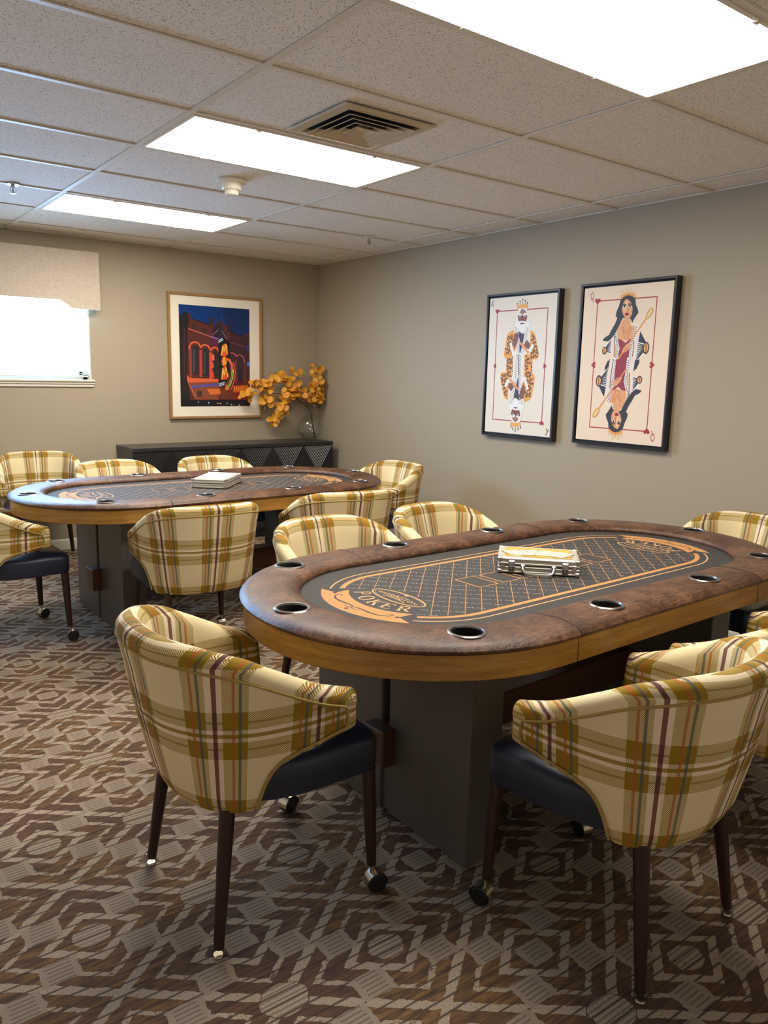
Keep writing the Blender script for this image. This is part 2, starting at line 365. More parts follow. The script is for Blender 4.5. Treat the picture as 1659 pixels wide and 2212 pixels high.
def text_tris(txt, size=1.0):
    """triangles of a word set in the built-in typeface, centred on the origin"""
    cu = bpy.data.curves.new('lettering', 'FONT'); cu.body = txt; cu.size = size; cu.align_x = 'CENTER'; cu.align_y = 'CENTER'
    cu.resolution_u = 3
    o = bpy.data.objects.new('lettering', cu); C.objects.link(o)
    bpy.context.view_layer.update()
    ev = o.evaluated_get(bpy.context.evaluated_depsgraph_get()); me = ev.to_mesh()
    vs = [tuple(v.co) for v in me.vertices]; fs = [tuple(p.vertices) for p in me.polygons]
    ev.to_mesh_clear(); bpy.data.objects.remove(o); bpy.data.curves.remove(cu)
    return vs, fs
KING = [
[150,52,66,118,906,118,899,882,899,882,906],
[150,52,66,882,906,871,906,871,94,882,94],
[150,52,66,882,94,882,101,118,101,118,94],
[150,52,66,118,94,129,94,129,906,118,906],
[150,52,66,123,909,124,912,130,917,140,919,151,915,155,908,151,900,140,893,130,887,124,882,123,880,122,882,117,887,106,893,96,900,91,908,96,915,106,919,117,917,122,912],
[150,52,66,132,500,135,499,142,496,144,490,140,484,130,481,120,484,110,490,102,496,96,499,93,500,96,501,102,504,110,510,120,516,130,519,140,516,144,510,142,504,135,501],
[95,62,66,57,987,51,989,33,963,40,961],
[95,62,66,42,964,37,967,12,942,18,940],
[95,62,66,61,983,56,986,22,959,27,956],
[95,62,66,25,962,23,958,50,950,52,954],
[95,62,66,51,956,44,954,51,935,58,937],
[205,200,192,505,921,453,914,422,882,413,841,407,810,369,778,424,771,626,769,646,786,626,814,598,861,576,905,548,917],
[226,222,214,506,917,459,911,430,882,422,841,416,810,385,780,424,775,616,772,635,789,615,815,590,861,569,902],
[217,152,74,376,759,317,744,292,719,271,651,255,583,275,556,316,549,336,418,426,418,415,623,399,696,406,758],
[217,152,74,643,755,703,736,729,700,755,644,779,593,778,557,753,547,699,547,696,420,609,419,597,590,643,605,648,681],
[66,50,48,299,707,336,709,343,702,332,696],
[66,50,48,296,705,328,693,322,686,307,686],
[66,50,48,298,709,319,724,333,721,334,713],
[66,50,48,308,610,345,612,352,605,342,600],
[66,50,48,306,608,337,596,332,589,316,589],
[66,50,48,301,608,308,589,294,586,282,591],
[66,50,48,298,613,266,625,271,632,287,632],
[66,50,48,303,614,295,633,309,635,321,630],
[66,50,48,307,612,328,628,343,624,343,616],
[66,50,48,388,703,396,684,382,681,370,687],
[66,50,48,384,704,363,689,348,693,348,700],
[66,50,48,383,707,346,704,339,712,350,717],
[66,50,48,385,708,354,720,359,727,375,727],
[66,50,48,352,658,389,660,396,653,385,647],
[66,50,48,349,656,381,644,376,637,360,637],
[66,50,48,345,655,352,636,338,634,326,639],
[66,50,48,340,657,319,642,305,645,304,653],
[66,50,48,339,659,302,657,295,664,306,670],
[66,50,48,342,661,310,673,315,680,331,680],
[66,50,48,347,662,339,680,353,683,365,677],
[66,50,48,351,660,372,675,386,672,387,664],
[66,50,48,398,607,405,588,391,585,380,591],
[66,50,48,393,608,373,593,358,596,357,604],
[66,50,48,392,610,355,608,349,615,359,621],
[66,50,48,395,612,363,624,369,631,384,631],
[66,50,48,362,561,399,564,405,556,395,551],
[66,50,48,359,559,390,548,385,541,370,540],
[66,50,48,354,559,362,540,347,537,336,542],
[66,50,48,350,560,329,545,314,548,313,556],
[66,50,48,348,562,311,560,305,567,315,573],
[66,50,48,351,564,319,576,325,583,341,583],
[66,50,48,356,565,348,584,363,586,374,581],
[66,50,48,360,563,381,579,396,575,397,568],
[66,50,48,407,510,415,491,401,488,389,494],
[66,50,48,403,511,382,496,367,499,367,507],
[66,50,48,402,514,365,511,358,518,369,524],
[66,50,48,404,516,373,527,378,534,394,534],
[66,50,48,371,464,408,467,415,460,404,454],
[66,50,48,368,462,400,451,395,444,379,443],
[66,50,48,363,462,371,443,357,440,345,445],
[66,50,48,361,467,329,479,334,486,350,486],
[66,50,48,366,468,358,487,372,490,384,484],
[66,50,48,370,466,391,482,405,479,406,471],
[66,50,48,414,419,382,430,388,437,403,437],
[66,50,48,604,512,640,515,646,507,636,502],
[66,50,48,603,514,623,529,637,526,638,518],
[66,50,48,677,700,712,702,718,695,709,689],
[66,50,48,675,698,705,686,700,680,685,680],
[66,50,48,670,697,677,679,664,677,653,682],
[66,50,48,672,703,665,722,678,724,689,719],
[66,50,48,676,702,696,716,709,713,710,706],
[66,50,48,687,606,722,608,728,601,718,596],
[66,50,48,684,604,714,593,709,586,695,586],
[66,50,48,680,603,687,585,674,582,663,588],
[66,50,48,676,605,656,590,642,593,641,601],
[66,50,48,677,609,647,620,652,627,667,627],
[66,50,48,682,609,674,628,688,630,699,625],
[66,50,48,686,608,705,623,719,620,720,612],
[66,50,48,646,559,681,562,687,554,677,549],
[66,50,48,643,557,673,546,668,539,653,539],
[66,50,48,639,557,646,538,632,536,621,541],
[66,50,48,636,562,605,574,611,581,626,581],
[66,50,48,640,563,633,581,647,584,658,578],
[66,50,48,645,561,664,576,678,573,679,565],
[66,50,48,690,509,697,491,683,488,672,493],
[66,50,48,685,511,666,496,652,499,651,506],
[66,50,48,684,513,649,510,643,517,653,523],
[66,50,48,687,515,657,526,662,533,677,533],
[66,50,48,655,464,691,467,697,460,687,455],
[66,50,48,653,462,683,451,678,444,663,444],
[66,50,48,648,462,656,443,642,441,631,446],
[66,50,48,644,463,624,448,610,451,609,459],
[66,50,48,643,466,607,463,601,470,611,475],
[66,50,48,645,468,615,479,620,486,635,486],
[66,50,48,650,468,643,486,656,489,667,484],
[66,50,48,654,467,674,482,688,479,689,471],
[66,50,48,725,650,755,639,750,632,735,632],
[66,50,48,721,650,728,631,715,629,704,634],
[66,50,48,717,651,697,637,683,640,682,647],
[66,50,48,715,653,680,651,674,658,684,664],
[66,50,48,718,655,688,667,693,674,708,673],
[66,50,48,722,656,715,674,729,677,739,671],
[66,50,48,771,602,778,584,765,582,754,587],
[66,50,48,767,604,747,589,734,592,733,600],
[66,50,48,766,606,731,604,725,611,735,616],
[66,50,48,768,608,739,619,744,626,758,626],
[66,50,48,725,560,690,557,684,564,694,570],
[66,50,48,728,562,698,573,703,580,718,580],
[66,50,48,732,562,725,580,738,583,749,578],
[66,50,48,736,561,756,575,769,572,770,565],
[62,54,72,458,752,535,730,596,754,587,693,538,601,502,580,466,674],
[222,214,205,430,768,401,766,419,613,449,615],
[222,214,205,448,632,418,631,431,409,461,410],
[222,214,205,645,761,615,763,585,598,614,595],
[222,214,205,620,610,593,618,559,565,587,557],
[222,214,205,593,579,563,578,565,410,595,410],
[232,227,218,439,801,396,793,449,667,492,676],
[232,227,218,486,699,441,697,468,404,513,406],
[66,50,48,424,777,420,781,413,779,413,775,420,773],
[66,50,48,442,770,438,774,431,773,431,768,438,767],
[66,50,48,430,763,426,767,419,765,419,760,426,759],
[66,50,48,448,756,444,760,437,759,437,754,444,752],
[66,50,48,436,749,432,752,425,751,425,746,432,745],
[66,50,48,454,742,450,746,443,744,443,740,450,738],
[66,50,48,442,734,438,738,431,737,431,732,438,731],
[66,50,48,460,728,456,732,449,730,449,725,456,724],
[66,50,48,448,720,444,724,437,723,437,718,444,716],
[66,50,48,466,714,462,718,455,716,455,711,462,710],
[66,50,48,454,706,450,710,444,708,444,704,450,702],
[66,50,48,472,700,468,703,461,702,461,697,468,696],
[66,50,48,460,692,456,696,450,694,450,690,456,688],
[66,50,48,478,685,474,689,467,688,467,683,474,682],
[66,50,48,464,678,460,682,453,680,453,675,460,674],
[66,50,48,482,671,478,675,471,674,471,669,478,667],
[66,50,48,465,664,461,668,455,666,455,662,461,660],
[66,50,48,483,657,479,661,472,660,472,655,479,654],
[66,50,48,467,650,462,654,456,652,456,648,462,646],
[66,50,48,485,643,480,647,474,646,474,641,480,640],
[66,50,48,468,636,464,640,457,638,457,634,464,632],
[66,50,48,486,630,482,633,475,632,475,627,482,626],
[66,50,48,469,622,465,626,458,624,458,620,465,618],
[66,50,48,487,616,483,619,476,618,476,613,483,612],
[66,50,48,470,608,466,612,460,610,460,606,466,604],
[66,50,48,488,602,484,605,478,604,478,599,484,598],
[66,50,48,472,594,468,598,461,596,461,592,468,590],
[66,50,48,490,588,486,591,479,590,479,585,486,584],
[66,50,48,473,580,469,584,462,582,462,578,469,576],
[66,50,48,491,574,487,577,480,576,480,571,487,570],
[66,50,48,474,566,470,570,463,568,463,564,470,562],
[66,50,48,492,560,488,564,481,562,481,557,488,556],
[66,50,48,476,552,471,556,465,554,465,550,471,548],
[66,50,48,494,546,489,550,483,548,483,543,489,542],
[66,50,48,477,538,473,542,466,540,466,536,473,534],
[66,50,48,495,532,491,536,484,534,484,529,491,528],
[66,50,48,478,524,474,528,467,526,467,522,474,520],
[66,50,48,496,518,492,522,485,520,485,515,492,514],
[66,50,48,479,510,475,514,469,512,469,508,475,506],
[66,50,48,497,504,493,508,487,506,487,501,493,500],
[66,50,48,481,496,477,500,470,498,470,494,477,492],
[66,50,48,499,490,495,494,488,492,488,487,495,486],
[66,50,48,482,482,478,486,471,484,471,480,478,478],
[66,50,48,500,476,496,479,489,478,489,473,496,472],
[66,50,48,483,468,479,472,472,470,472,466,479,464],
[66,50,48,501,462,497,465,490,464,490,459,497,458],
[66,50,48,485,454,480,458,474,456,474,451,480,450],
[66,50,48,503,448,498,451,492,450,492,445,498,444],
[66,50,48,486,440,482,444,475,442,475,437,482,436],
[66,50,48,504,434,500,437,493,436,493,431,500,430],
[66,50,48,487,426,483,430,476,428,476,423,483,422],
[66,50,48,505,420,501,423,494,422,494,417,501,416],
[232,227,218,617,791,573,795,542,667,586,662],
[232,227,218,594,687,551,695,507,581,550,574],
[232,227,218,556,604,511,604,515,405,560,406],
[66,50,48,589,773,584,776,578,775,578,770,584,769],
[66,50,48,606,766,602,770,595,768,595,764,602,762],
[66,50,48,585,758,581,762,574,760,574,756,581,754],
[66,50,48,603,751,598,755,592,754,592,749,598,748],
[66,50,48,582,743,577,747,571,746,571,741,577,740],
[66,50,48,599,737,595,741,588,739,588,735,595,733],
[66,50,48,578,729,574,733,567,731,567,727,574,725],
[66,50,48,596,722,592,726,585,725,585,720,592,719],
[66,50,48,575,714,570,718,564,717,564,712,570,711],
[66,50,48,592,708,588,712,581,710,581,706,588,704],
[66,50,48,571,700,567,704,560,702,560,697,567,696],
[66,50,48,589,693,585,697,578,696,578,691,585,689],
[66,50,48,568,685,563,689,557,688,557,683,563,681],
[66,50,48,585,679,581,683,574,681,574,676,581,675],
[66,50,48,563,671,559,674,552,673,552,668,559,667],
[66,50,48,581,664,577,668,570,667,570,662,577,660],
[66,50,48,557,656,553,660,547,659,547,654,553,652],
[66,50,48,575,650,571,654,564,652,564,647,571,646],
[66,50,48,552,642,548,645,541,644,541,639,548,638],
[66,50,48,569,635,565,639,559,638,559,633,565,631],
[66,50,48,546,627,542,631,535,629,535,625,542,623],
[66,50,48,564,621,560,624,553,623,553,618,560,617],
[66,50,48,541,612,536,616,530,615,530,610,536,609],
[66,50,48,558,606,554,610,547,608,547,604,554,602],
[66,50,48,535,598,531,602,524,600,524,596,531,594],
[66,50,48,553,592,548,595,542,594,542,589,548,588],
[66,50,48,532,583,528,587,521,586,521,581,528,580],
[66,50,48,550,577,546,581,539,579,539,575,546,573],
[66,50,48,532,569,528,573,522,572,522,567,528,565],
[66,50,48,550,563,546,567,539,565,539,560,546,559],
[66,50,48,533,555,529,559,522,557,522,553,529,551],
[66,50,48,550,549,546,552,540,551,540,546,546,545],
[66,50,48,533,541,529,544,522,543,522,538,529,537],
[66,50,48,551,534,547,538,540,537,540,532,547,531],
[66,50,48,533,526,529,530,522,529,522,524,529,523],
[66,50,48,551,520,547,524,540,522,540,518,547,516],
[66,50,48,534,512,529,516,523,514,523,510,529,508],
[66,50,48,551,506,547,510,540,508,540,503,547,502],
[66,50,48,534,498,530,502,523,500,523,495,530,494],
[66,50,48,552,492,547,495,541,494,541,489,547,488],
[66,50,48,534,483,530,487,523,486,523,481,530,480],
[66,50,48,552,477,548,481,541,480,541,475,548,473],
[66,50,48,534,469,530,473,524,471,524,467,530,465],
[66,50,48,552,463,548,467,541,465,541,461,548,459],
[66,50,48,535,455,530,459,524,457,524,452,530,451],
[66,50,48,552,449,548,452,542,451,542,446,548,445],
[66,50,48,535,440,531,444,524,443,524,438,531,437],
[66,50,48,553,434,549,438,542,437,542,432,549,430],
[66,50,48,535,426,531,430,524,428,524,424,531,422],
[66,50,48,553,420,549,424,542,422,542,418,549,416],
[150,95,60,505,569,491,569,507,414,521,415],
[232,227,218,370,674,337,666,368,609,401,618],
[232,227,218,388,638,356,628,395,572,427,582],
[232,227,218,709,650,677,660,645,616,677,605],
[232,227,218,691,620,665,636,610,595,636,579],
[205,120,70,403,649,446,659,444,628,413,613],
[122,78,66,404,733,448,743,478,718,463,680,442,649,405,634,392,676],
[122,78,66,598,686,654,657,636,623,599,626,556,650],
[216,140,82,504,678,487,664,556,625,573,638],
[216,140,82,555,648,538,635,629,586,646,599],
[122,78,66,506,912,465,881,442,861,454,830,483,808,529,797,570,811,587,846,580,867,550,895],
[160,110,92,509,907,478,880,511,869,550,880],
[235,231,226,449,814,467,821,515,825,569,818,586,801,582,775,555,750,532,739,502,748,464,778],
[226,222,214,426,873,430,862,483,869,479,881],
[226,222,214,470,882,462,871,498,859,506,870],
[226,222,214,516,869,523,858,564,870,556,881],
[226,222,214,548,881,542,870,584,859,590,870],
[240,235,230,494,857,492,860,488,863,481,864,474,864,468,863,463,860,462,857,463,854,468,851,474,850,481,850,488,851,492,854],
[240,235,230,565,857,563,861,559,863,553,865,545,865,539,863,535,861,533,857,535,854,539,852,545,850,553,850,559,852,563,854],
[30,22,22,485,857,484,860,482,862,479,863,476,863,473,862,472,860,471,857,472,854,473,852,476,851,479,851,482,852,484,854],
[30,22,22,558,857,557,860,556,862,553,863,550,863,547,862,545,860,544,857,545,855,547,853,550,851,553,851,556,853,557,855],
[80,48,42,518,860,511,861,503,829,511,828],
[80,48,42,505,834,503,829,528,823,530,828],
[70,50,48,489,807,492,799,524,804,521,812],
[70,50,48,513,812,511,804,545,799,547,807],
[228,160,62,432,910,429,939,456,932,471,946,493,936,510,949,530,937,551,945,562,933,582,938,588,909,516,920],
[110,85,60,432,950,427,950,433,931,438,932],
[60,45,45,438,948,437,951,435,953,432,954,428,954,425,953,423,951,422,948,423,946,425,944,428,943,432,943,435,944,437,946],
[110,85,60,468,963,463,963,469,940,474,941],
[60,45,45,474,961,474,964,471,966,468,967,465,967,461,966,459,964,458,961,459,959,461,957,465,956,468,956,471,957,474,959],
[110,85,60,511,978,506,977,509,944,514,944],
[60,45,45,516,976,516,978,513,980,510,981,507,981,503,980,501,978,500,976,501,974,503,972,507,971,510,971,513,972,516,974],
[110,85,60,548,966,543,966,546,940,551,940],
[60,45,45,554,964,553,967,551,968,547,969,544,969,541,968,538,967,538,964,538,962,541,960,544,959,547,959,551,960,553,962],
[110,85,60,581,950,576,950,573,931,578,931],
[60,45,45,587,949,586,951,584,953,580,954,577,954,574,953,571,951,571,949,571,946,574,944,577,943,580,943,584,944,586,946],
[150,52,66,877,91,876,88,870,83,860,81,849,85,845,92,849,100,860,107,870,113,876,118,877,120,878,118,883,113,894,107,904,100,909,92,904,85,894,81,883,83,878,88],
[150,52,66,868,500,865,501,858,504,856,510,860,516,870,519,880,516,890,510,898,504,904,501,907,500,904,499,898,496,890,490,880,484,870,481,860,484,856,490,858,496,865,499],
[95,62,66,943,13,949,11,967,37,960,39],
[95,62,66,958,36,963,33,988,58,982,60],
[95,62,66,939,17,944,14,978,41,973,44],
[95,62,66,975,38,977,42,950,50,948,46],
[95,62,66,949,44,956,46,949,65,942,63],
[205,200,192,495,79,547,86,578,118,587,159,593,190,631,222,576,229,374,231,354,214,374,186,402,139,424,95,452,83],
[226,222,214,494,83,541,89,570,118,578,159,584,190,615,220,576,225,384,228,365,211,385,185,410,139,431,98],
[217,152,74,624,241,683,256,708,281,729,349,745,417,725,444,684,451,664,582,574,582,585,377,601,304,594,242],
[217,152,74,357,245,297,264,271,300,245,356,221,407,222,443,247,453,301,453,304,580,391,581,403,410,357,395,352,319],
[66,50,48,701,293,664,291,657,298,668,304],
[66,50,48,704,295,672,307,678,314,693,314],
[66,50,48,702,291,681,276,667,279,666,287],
[66,50,48,692,390,655,388,648,395,658,400],
[66,50,48,694,392,663,404,668,411,684,411],
[66,50,48,699,392,692,411,706,414,718,409],
[66,50,48,702,387,734,375,729,368,713,368],
[66,50,48,697,386,705,367,691,365,679,370],
[66,50,48,693,388,672,372,657,376,657,384],
[66,50,48,612,297,604,316,618,319,630,313],
[66,50,48,616,296,637,311,652,307,652,300],
[66,50,48,617,293,654,296,661,288,650,283],
[66,50,48,615,292,646,280,641,273,625,273],
[66,50,48,648,342,611,340,604,347,615,353],
[66,50,48,651,344,619,356,624,363,640,363],
[66,50,48,655,345,648,364,662,366,674,361],
[66,50,48,660,343,681,358,695,355,696,347],
[66,50,48,661,341,698,343,705,336,694,330],
[66,50,48,658,339,690,327,685,320,669,320],
[66,50,48,653,338,661,320,647,317,635,323],
[66,50,48,649,340,628,325,614,328,613,336],
[66,50,48,602,393,595,412,609,415,620,409],
[66,50,48,607,392,627,407,642,404,643,396],
[66,50,48,608,390,645,392,651,385,641,379],
[66,50,48,605,388,637,376,631,369,616,369],
[66,50,48,638,439,601,436,595,444,605,449],
[66,50,48,641,441,610,452,615,459,630,460],
[66,50,48,646,441,638,460,653,463,664,458],
[66,50,48,650,440,671,455,686,452,687,444],
[66,50,48,652,438,689,440,695,433,685,427],
[66,50,48,649,436,681,424,675,417,659,417],
[66,50,48,644,435,652,416,637,414,626,419],
[66,50,48,640,437,619,421,604,425,603,432],
[66,50,48,593,490,585,509,599,512,611,506],
[66,50,48,597,489,618,504,633,501,633,493],
[66,50,48,598,486,635,489,642,482,631,476],
[66,50,48,596,484,627,473,622,466,606,466],
[66,50,48,629,536,592,533,585,540,596,546],
[66,50,48,632,538,600,549,605,556,621,557],
[66,50,48,637,538,629,557,643,560,655,555],
[66,50,48,639,533,671,521,666,514,650,514],
[66,50,48,634,532,642,513,628,510,616,516],
[66,50,48,630,534,609,518,595,521,594,529],
[66,50,48,586,581,618,570,612,563,597,563],
[66,50,48,396,488,360,485,354,493,364,498],
[66,50,48,397,486,377,471,363,474,362,482],
[66,50,48,323,300,288,298,282,305,291,311],
[66,50,48,325,302,295,314,300,320,315,320],
[66,50,48,330,303,323,321,336,323,347,318],
[66,50,48,328,297,335,278,322,276,311,281],
[66,50,48,324,298,304,284,291,287,290,294],
[66,50,48,313,394,278,392,272,399,282,404],
[66,50,48,316,396,286,407,291,414,305,414],
[66,50,48,320,397,313,415,326,418,337,412],
[66,50,48,324,395,344,410,358,407,359,399],
[66,50,48,323,391,353,380,348,373,333,373],
[66,50,48,318,391,326,372,312,370,301,375],
[66,50,48,314,392,295,377,281,380,280,388],
[66,50,48,354,441,319,438,313,446,323,451],
[66,50,48,357,443,327,454,332,461,347,461],
[66,50,48,361,443,354,462,368,464,379,459],
[66,50,48,364,438,395,426,389,419,374,419],
[66,50,48,360,437,367,419,353,416,342,422],
[66,50,48,355,439,336,424,322,427,321,435],
[66,50,48,310,491,303,509,317,512,328,507],
[66,50,48,315,489,334,504,348,501,349,494],
[66,50,48,316,487,351,490,357,483,347,477],
[66,50,48,313,485,343,474,338,467,323,467],
[66,50,48,345,536,309,533,303,540,313,545],
[66,50,48,347,538,317,549,322,556,337,556],
[66,50,48,352,538,344,557,358,559,369,554],
[66,50,48,356,537,376,552,390,549,391,541],
[66,50,48,357,534,393,537,399,530,389,525],
[66,50,48,355,532,385,521,380,514,365,514],
[66,50,48,350,532,357,514,344,511,333,516],
[66,50,48,346,533,326,518,312,521,311,529],
[66,50,48,275,350,245,361,250,368,265,368],
[66,50,48,279,350,272,369,285,371,296,366],
[66,50,48,283,349,303,363,317,360,318,353],
[66,50,48,285,347,320,349,326,342,316,336],
[66,50,48,282,345,312,333,307,326,292,327],
[66,50,48,278,344,285,326,271,323,261,329],
[66,50,48,229,398,222,416,235,418,246,413],
[66,50,48,233,396,253,411,266,408,267,400],
[66,50,48,234,394,269,396,275,389,265,384],
[66,50,48,232,392,261,381,256,374,242,374],
[66,50,48,275,440,310,443,316,436,306,430],
[66,50,48,272,438,302,427,297,420,282,420],
[66,50,48,268,438,275,420,262,417,251,422],
[66,50,48,264,439,244,425,231,428,230,435],
[62,54,72,542,248,465,270,404,246,413,307,462,399,498,420,534,326],
[222,214,205,570,232,599,234,581,387,551,385],
[222,214,205,552,368,582,369,569,591,539,590],
[222,214,205,355,239,385,237,415,402,386,405],
[222,214,205,380,390,407,382,441,435,413,443],
[222,214,205,407,421,437,422,435,590,405,590],
[232,227,218,561,199,604,207,551,333,508,324],
[232,227,218,514,301,559,303,532,596,487,594],
[66,50,48,576,223,580,219,587,221,587,225,580,227],
[66,50,48,558,230,562,226,569,227,569,232,562,233],
[66,50,48,570,237,574,233,581,235,581,240,574,241],
[66,50,48,552,244,556,240,563,241,563,246,556,248],
[66,50,48,564,251,568,248,575,249,575,254,568,255],
[66,50,48,546,258,550,254,557,256,557,260,550,262],
[66,50,48,558,266,562,262,569,263,569,268,562,269],
[66,50,48,540,272,544,268,551,270,551,275,544,276],
[66,50,48,552,280,556,276,563,277,563,282,556,284],
[66,50,48,534,286,538,282,545,284,545,289,538,290],
[66,50,48,546,294,550,290,556,292,556,296,550,298],
[66,50,48,528,300,532,297,539,298,539,303,532,304],
[66,50,48,540,308,544,304,550,306,550,310,544,312],
[66,50,48,522,315,526,311,533,312,533,317,526,318],
[66,50,48,536,322,540,318,547,320,547,325,540,326],
[66,50,48,518,329,522,325,529,326,529,331,522,333],
[66,50,48,535,336,539,332,545,334,545,338,539,340],
[66,50,48,517,343,521,339,528,340,528,345,521,346],
[66,50,48,533,350,538,346,544,348,544,352,538,354],
[66,50,48,515,357,520,353,526,354,526,359,520,360],
[66,50,48,532,364,536,360,543,362,543,366,536,368],
[66,50,48,514,370,518,367,525,368,525,373,518,374],
[66,50,48,531,378,535,374,542,376,542,380,535,382],
[66,50,48,513,384,517,381,524,382,524,387,517,388],
[66,50,48,530,392,534,388,540,390,540,394,534,396],
[66,50,48,512,398,516,395,522,396,522,401,516,402],
[66,50,48,528,406,532,402,539,404,539,408,532,410],
[66,50,48,510,412,514,409,521,410,521,415,514,416],
[66,50,48,527,420,531,416,538,418,538,422,531,424],
[66,50,48,509,426,513,423,520,424,520,429,513,430],
[66,50,48,526,434,530,430,537,432,537,436,530,438],
[66,50,48,508,440,512,436,519,438,519,443,512,444],
[66,50,48,524,448,529,444,535,446,535,450,529,452],
[66,50,48,506,454,511,450,517,452,517,457,511,458],
[66,50,48,523,462,527,458,534,460,534,464,527,466],
[66,50,48,505,468,509,464,516,466,516,471,509,472],
[66,50,48,522,476,526,472,533,474,533,478,526,480],
[66,50,48,504,482,508,478,515,480,515,485,508,486],
[66,50,48,521,490,525,486,531,488,531,492,525,494],
[66,50,48,503,496,507,492,513,494,513,499,507,500],
[66,50,48,519,504,523,500,530,502,530,506,523,508],
[66,50,48,501,510,505,506,512,508,512,513,505,514],
[66,50,48,518,518,522,514,529,516,529,520,522,522],
[66,50,48,500,524,504,521,511,522,511,527,504,528],
[66,50,48,517,532,521,528,528,530,528,534,521,536],
[66,50,48,499,538,503,535,510,536,510,541,503,542],
[66,50,48,515,546,520,542,526,544,526,549,520,550],
[66,50,48,497,552,502,549,508,550,508,555,502,556],
[66,50,48,514,560,518,556,525,558,525,563,518,564],
[66,50,48,496,566,500,563,507,564,507,569,500,570],
[66,50,48,513,574,517,570,524,572,524,577,517,578],
[66,50,48,495,580,499,577,506,578,506,583,499,584],
[232,227,218,383,209,427,205,458,333,414,338],
[232,227,218,406,313,449,305,493,419,450,426],
[232,227,218,444,396,489,396,485,595,440,594],
[66,50,48,411,227,416,224,422,225,422,230,416,231],
[66,50,48,394,234,398,230,405,232,405,236,398,238],
[66,50,48,415,242,419,238,426,240,426,244,419,246],
[66,50,48,397,249,402,245,408,246,408,251,402,252],
[66,50,48,418,257,423,253,429,254,429,259,423,260],
[66,50,48,401,263,405,259,412,261,412,265,405,267],
[66,50,48,422,271,426,267,433,269,433,273,426,275],
[66,50,48,404,278,408,274,415,275,415,280,408,281],
[66,50,48,425,286,430,282,436,283,436,288,430,289],
[66,50,48,408,292,412,288,419,290,419,294,412,296],
[66,50,48,429,300,433,296,440,298,440,303,433,304],
[66,50,48,411,307,415,303,422,304,422,309,415,311],
[66,50,48,432,315,437,311,443,312,443,317,437,319],
[66,50,48,415,321,419,317,426,319,426,324,419,325],
[66,50,48,437,329,441,326,448,327,448,332,441,333],
[66,50,48,419,336,423,332,430,333,430,338,423,340],
[66,50,48,443,344,447,340,453,341,453,346,447,348],
[66,50,48,425,350,429,346,436,348,436,353,429,354],
[66,50,48,448,358,452,355,459,356,459,361,452,362],
[66,50,48,431,365,435,361,441,362,441,367,435,369],
[66,50,48,454,373,458,369,465,371,465,375,458,377],
[66,50,48,436,379,440,376,447,377,447,382,440,383],
[66,50,48,459,388,464,384,470,385,470,390,464,391],
[66,50,48,442,394,446,390,453,392,453,396,446,398],
[66,50,48,465,402,469,398,476,400,476,404,469,406],
[66,50,48,447,408,452,405,458,406,458,411,452,412],
[66,50,48,468,417,472,413,479,414,479,419,472,420],
[66,50,48,450,423,454,419,461,421,461,425,454,427],
[66,50,48,468,431,472,427,478,428,478,433,472,435],
[66,50,48,450,437,454,433,461,435,461,440,454,441],
[66,50,48,467,445,471,441,478,443,478,447,471,449],
[66,50,48,450,451,454,448,460,449,460,454,454,455],
[66,50,48,467,459,471,456,478,457,478,462,471,463],
[66,50,48,449,466,453,462,460,463,460,468,453,469],
[66,50,48,467,474,471,470,478,471,478,476,471,477],
[66,50,48,449,480,453,476,460,478,460,482,453,484],
[66,50,48,466,488,471,484,477,486,477,490,471,492],
[66,50,48,449,494,453,490,460,492,460,497,453,498],
[66,50,48,466,502,470,498,477,500,477,505,470,506],
[66,50,48,448,508,453,505,459,506,459,511,453,512],
[66,50,48,466,517,470,513,477,514,477,519,470,520],
[66,50,48,448,523,452,519,459,520,459,525,452,527],
[66,50,48,466,531,470,527,476,529,476,533,470,535],
[66,50,48,448,537,452,533,459,535,459,539,452,541],
[66,50,48,465,545,470,541,476,543,476,548,470,549],
[66,50,48,448,551,452,548,458,549,458,554,452,555],
[66,50,48,465,560,469,556,476,557,476,562,469,563],
[66,50,48,447,566,451,562,458,563,458,568,451,570],
[66,50,48,465,574,469,570,476,572,476,576,469,578],
[66,50,48,447,580,451,576,458,578,458,582,451,584],
[150,95,60,495,431,509,431,493,586,479,585],
[232,227,218,630,326,663,334,632,391,599,382],
[232,227,218,612,362,644,372,605,428,573,418],
[232,227,218,291,350,323,340,355,384,323,395],
[232,227,218,309,380,335,364,390,405,364,421],
[205,120,70,597,351,554,341,556,372,587,387],
[122,78,66,596,267,552,257,522,282,537,320,558,351,595,366,608,324],
[122,78,66,402,314,346,343,364,377,401,374,444,350],
[216,140,82,496,322,513,336,444,375,427,362],
[216,140,82,445,352,462,365,371,414,354,401],
[122,78,66,494,88,535,119,558,139,546,170,517,192,471,203,430,189,413,154,420,133,450,105],
[160,110,92,491,93,522,120,489,131,450,120],
[235,231,226,551,186,533,179,485,175,431,182,414,199,418,225,445,250,468,261,498,252,536,222],
[226,222,214,574,127,570,138,517,131,521,119],
[226,222,214,530,118,538,129,502,141,494,130],
[226,222,214,484,131,477,142,436,130,444,119],
[226,222,214,452,119,458,130,416,141,410,130],
[240,235,230,506,143,508,140,512,137,519,136,526,136,532,137,537,140,538,143,537,146,532,149,526,150,519,150,512,149,508,146],
[240,235,230,435,143,437,139,441,137,447,135,455,135,461,137,465,139,467,143,465,146,461,148,455,150,447,150,441,148,437,146],
[30,22,22,515,143,516,140,518,138,521,137,524,137,527,138,528,140,529,143,528,146,527,148,524,149,521,149,518,148,516,146],
[30,22,22,442,143,443,140,444,138,447,137,450,137,453,138,455,140,456,143,455,145,453,147,450,149,447,149,444,147,443,145],
[80,48,42,482,140,489,139,497,171,489,172],
[80,48,42,495,166,497,171,472,177,470,172],
[70,50,48,511,193,508,201,476,196,479,188],
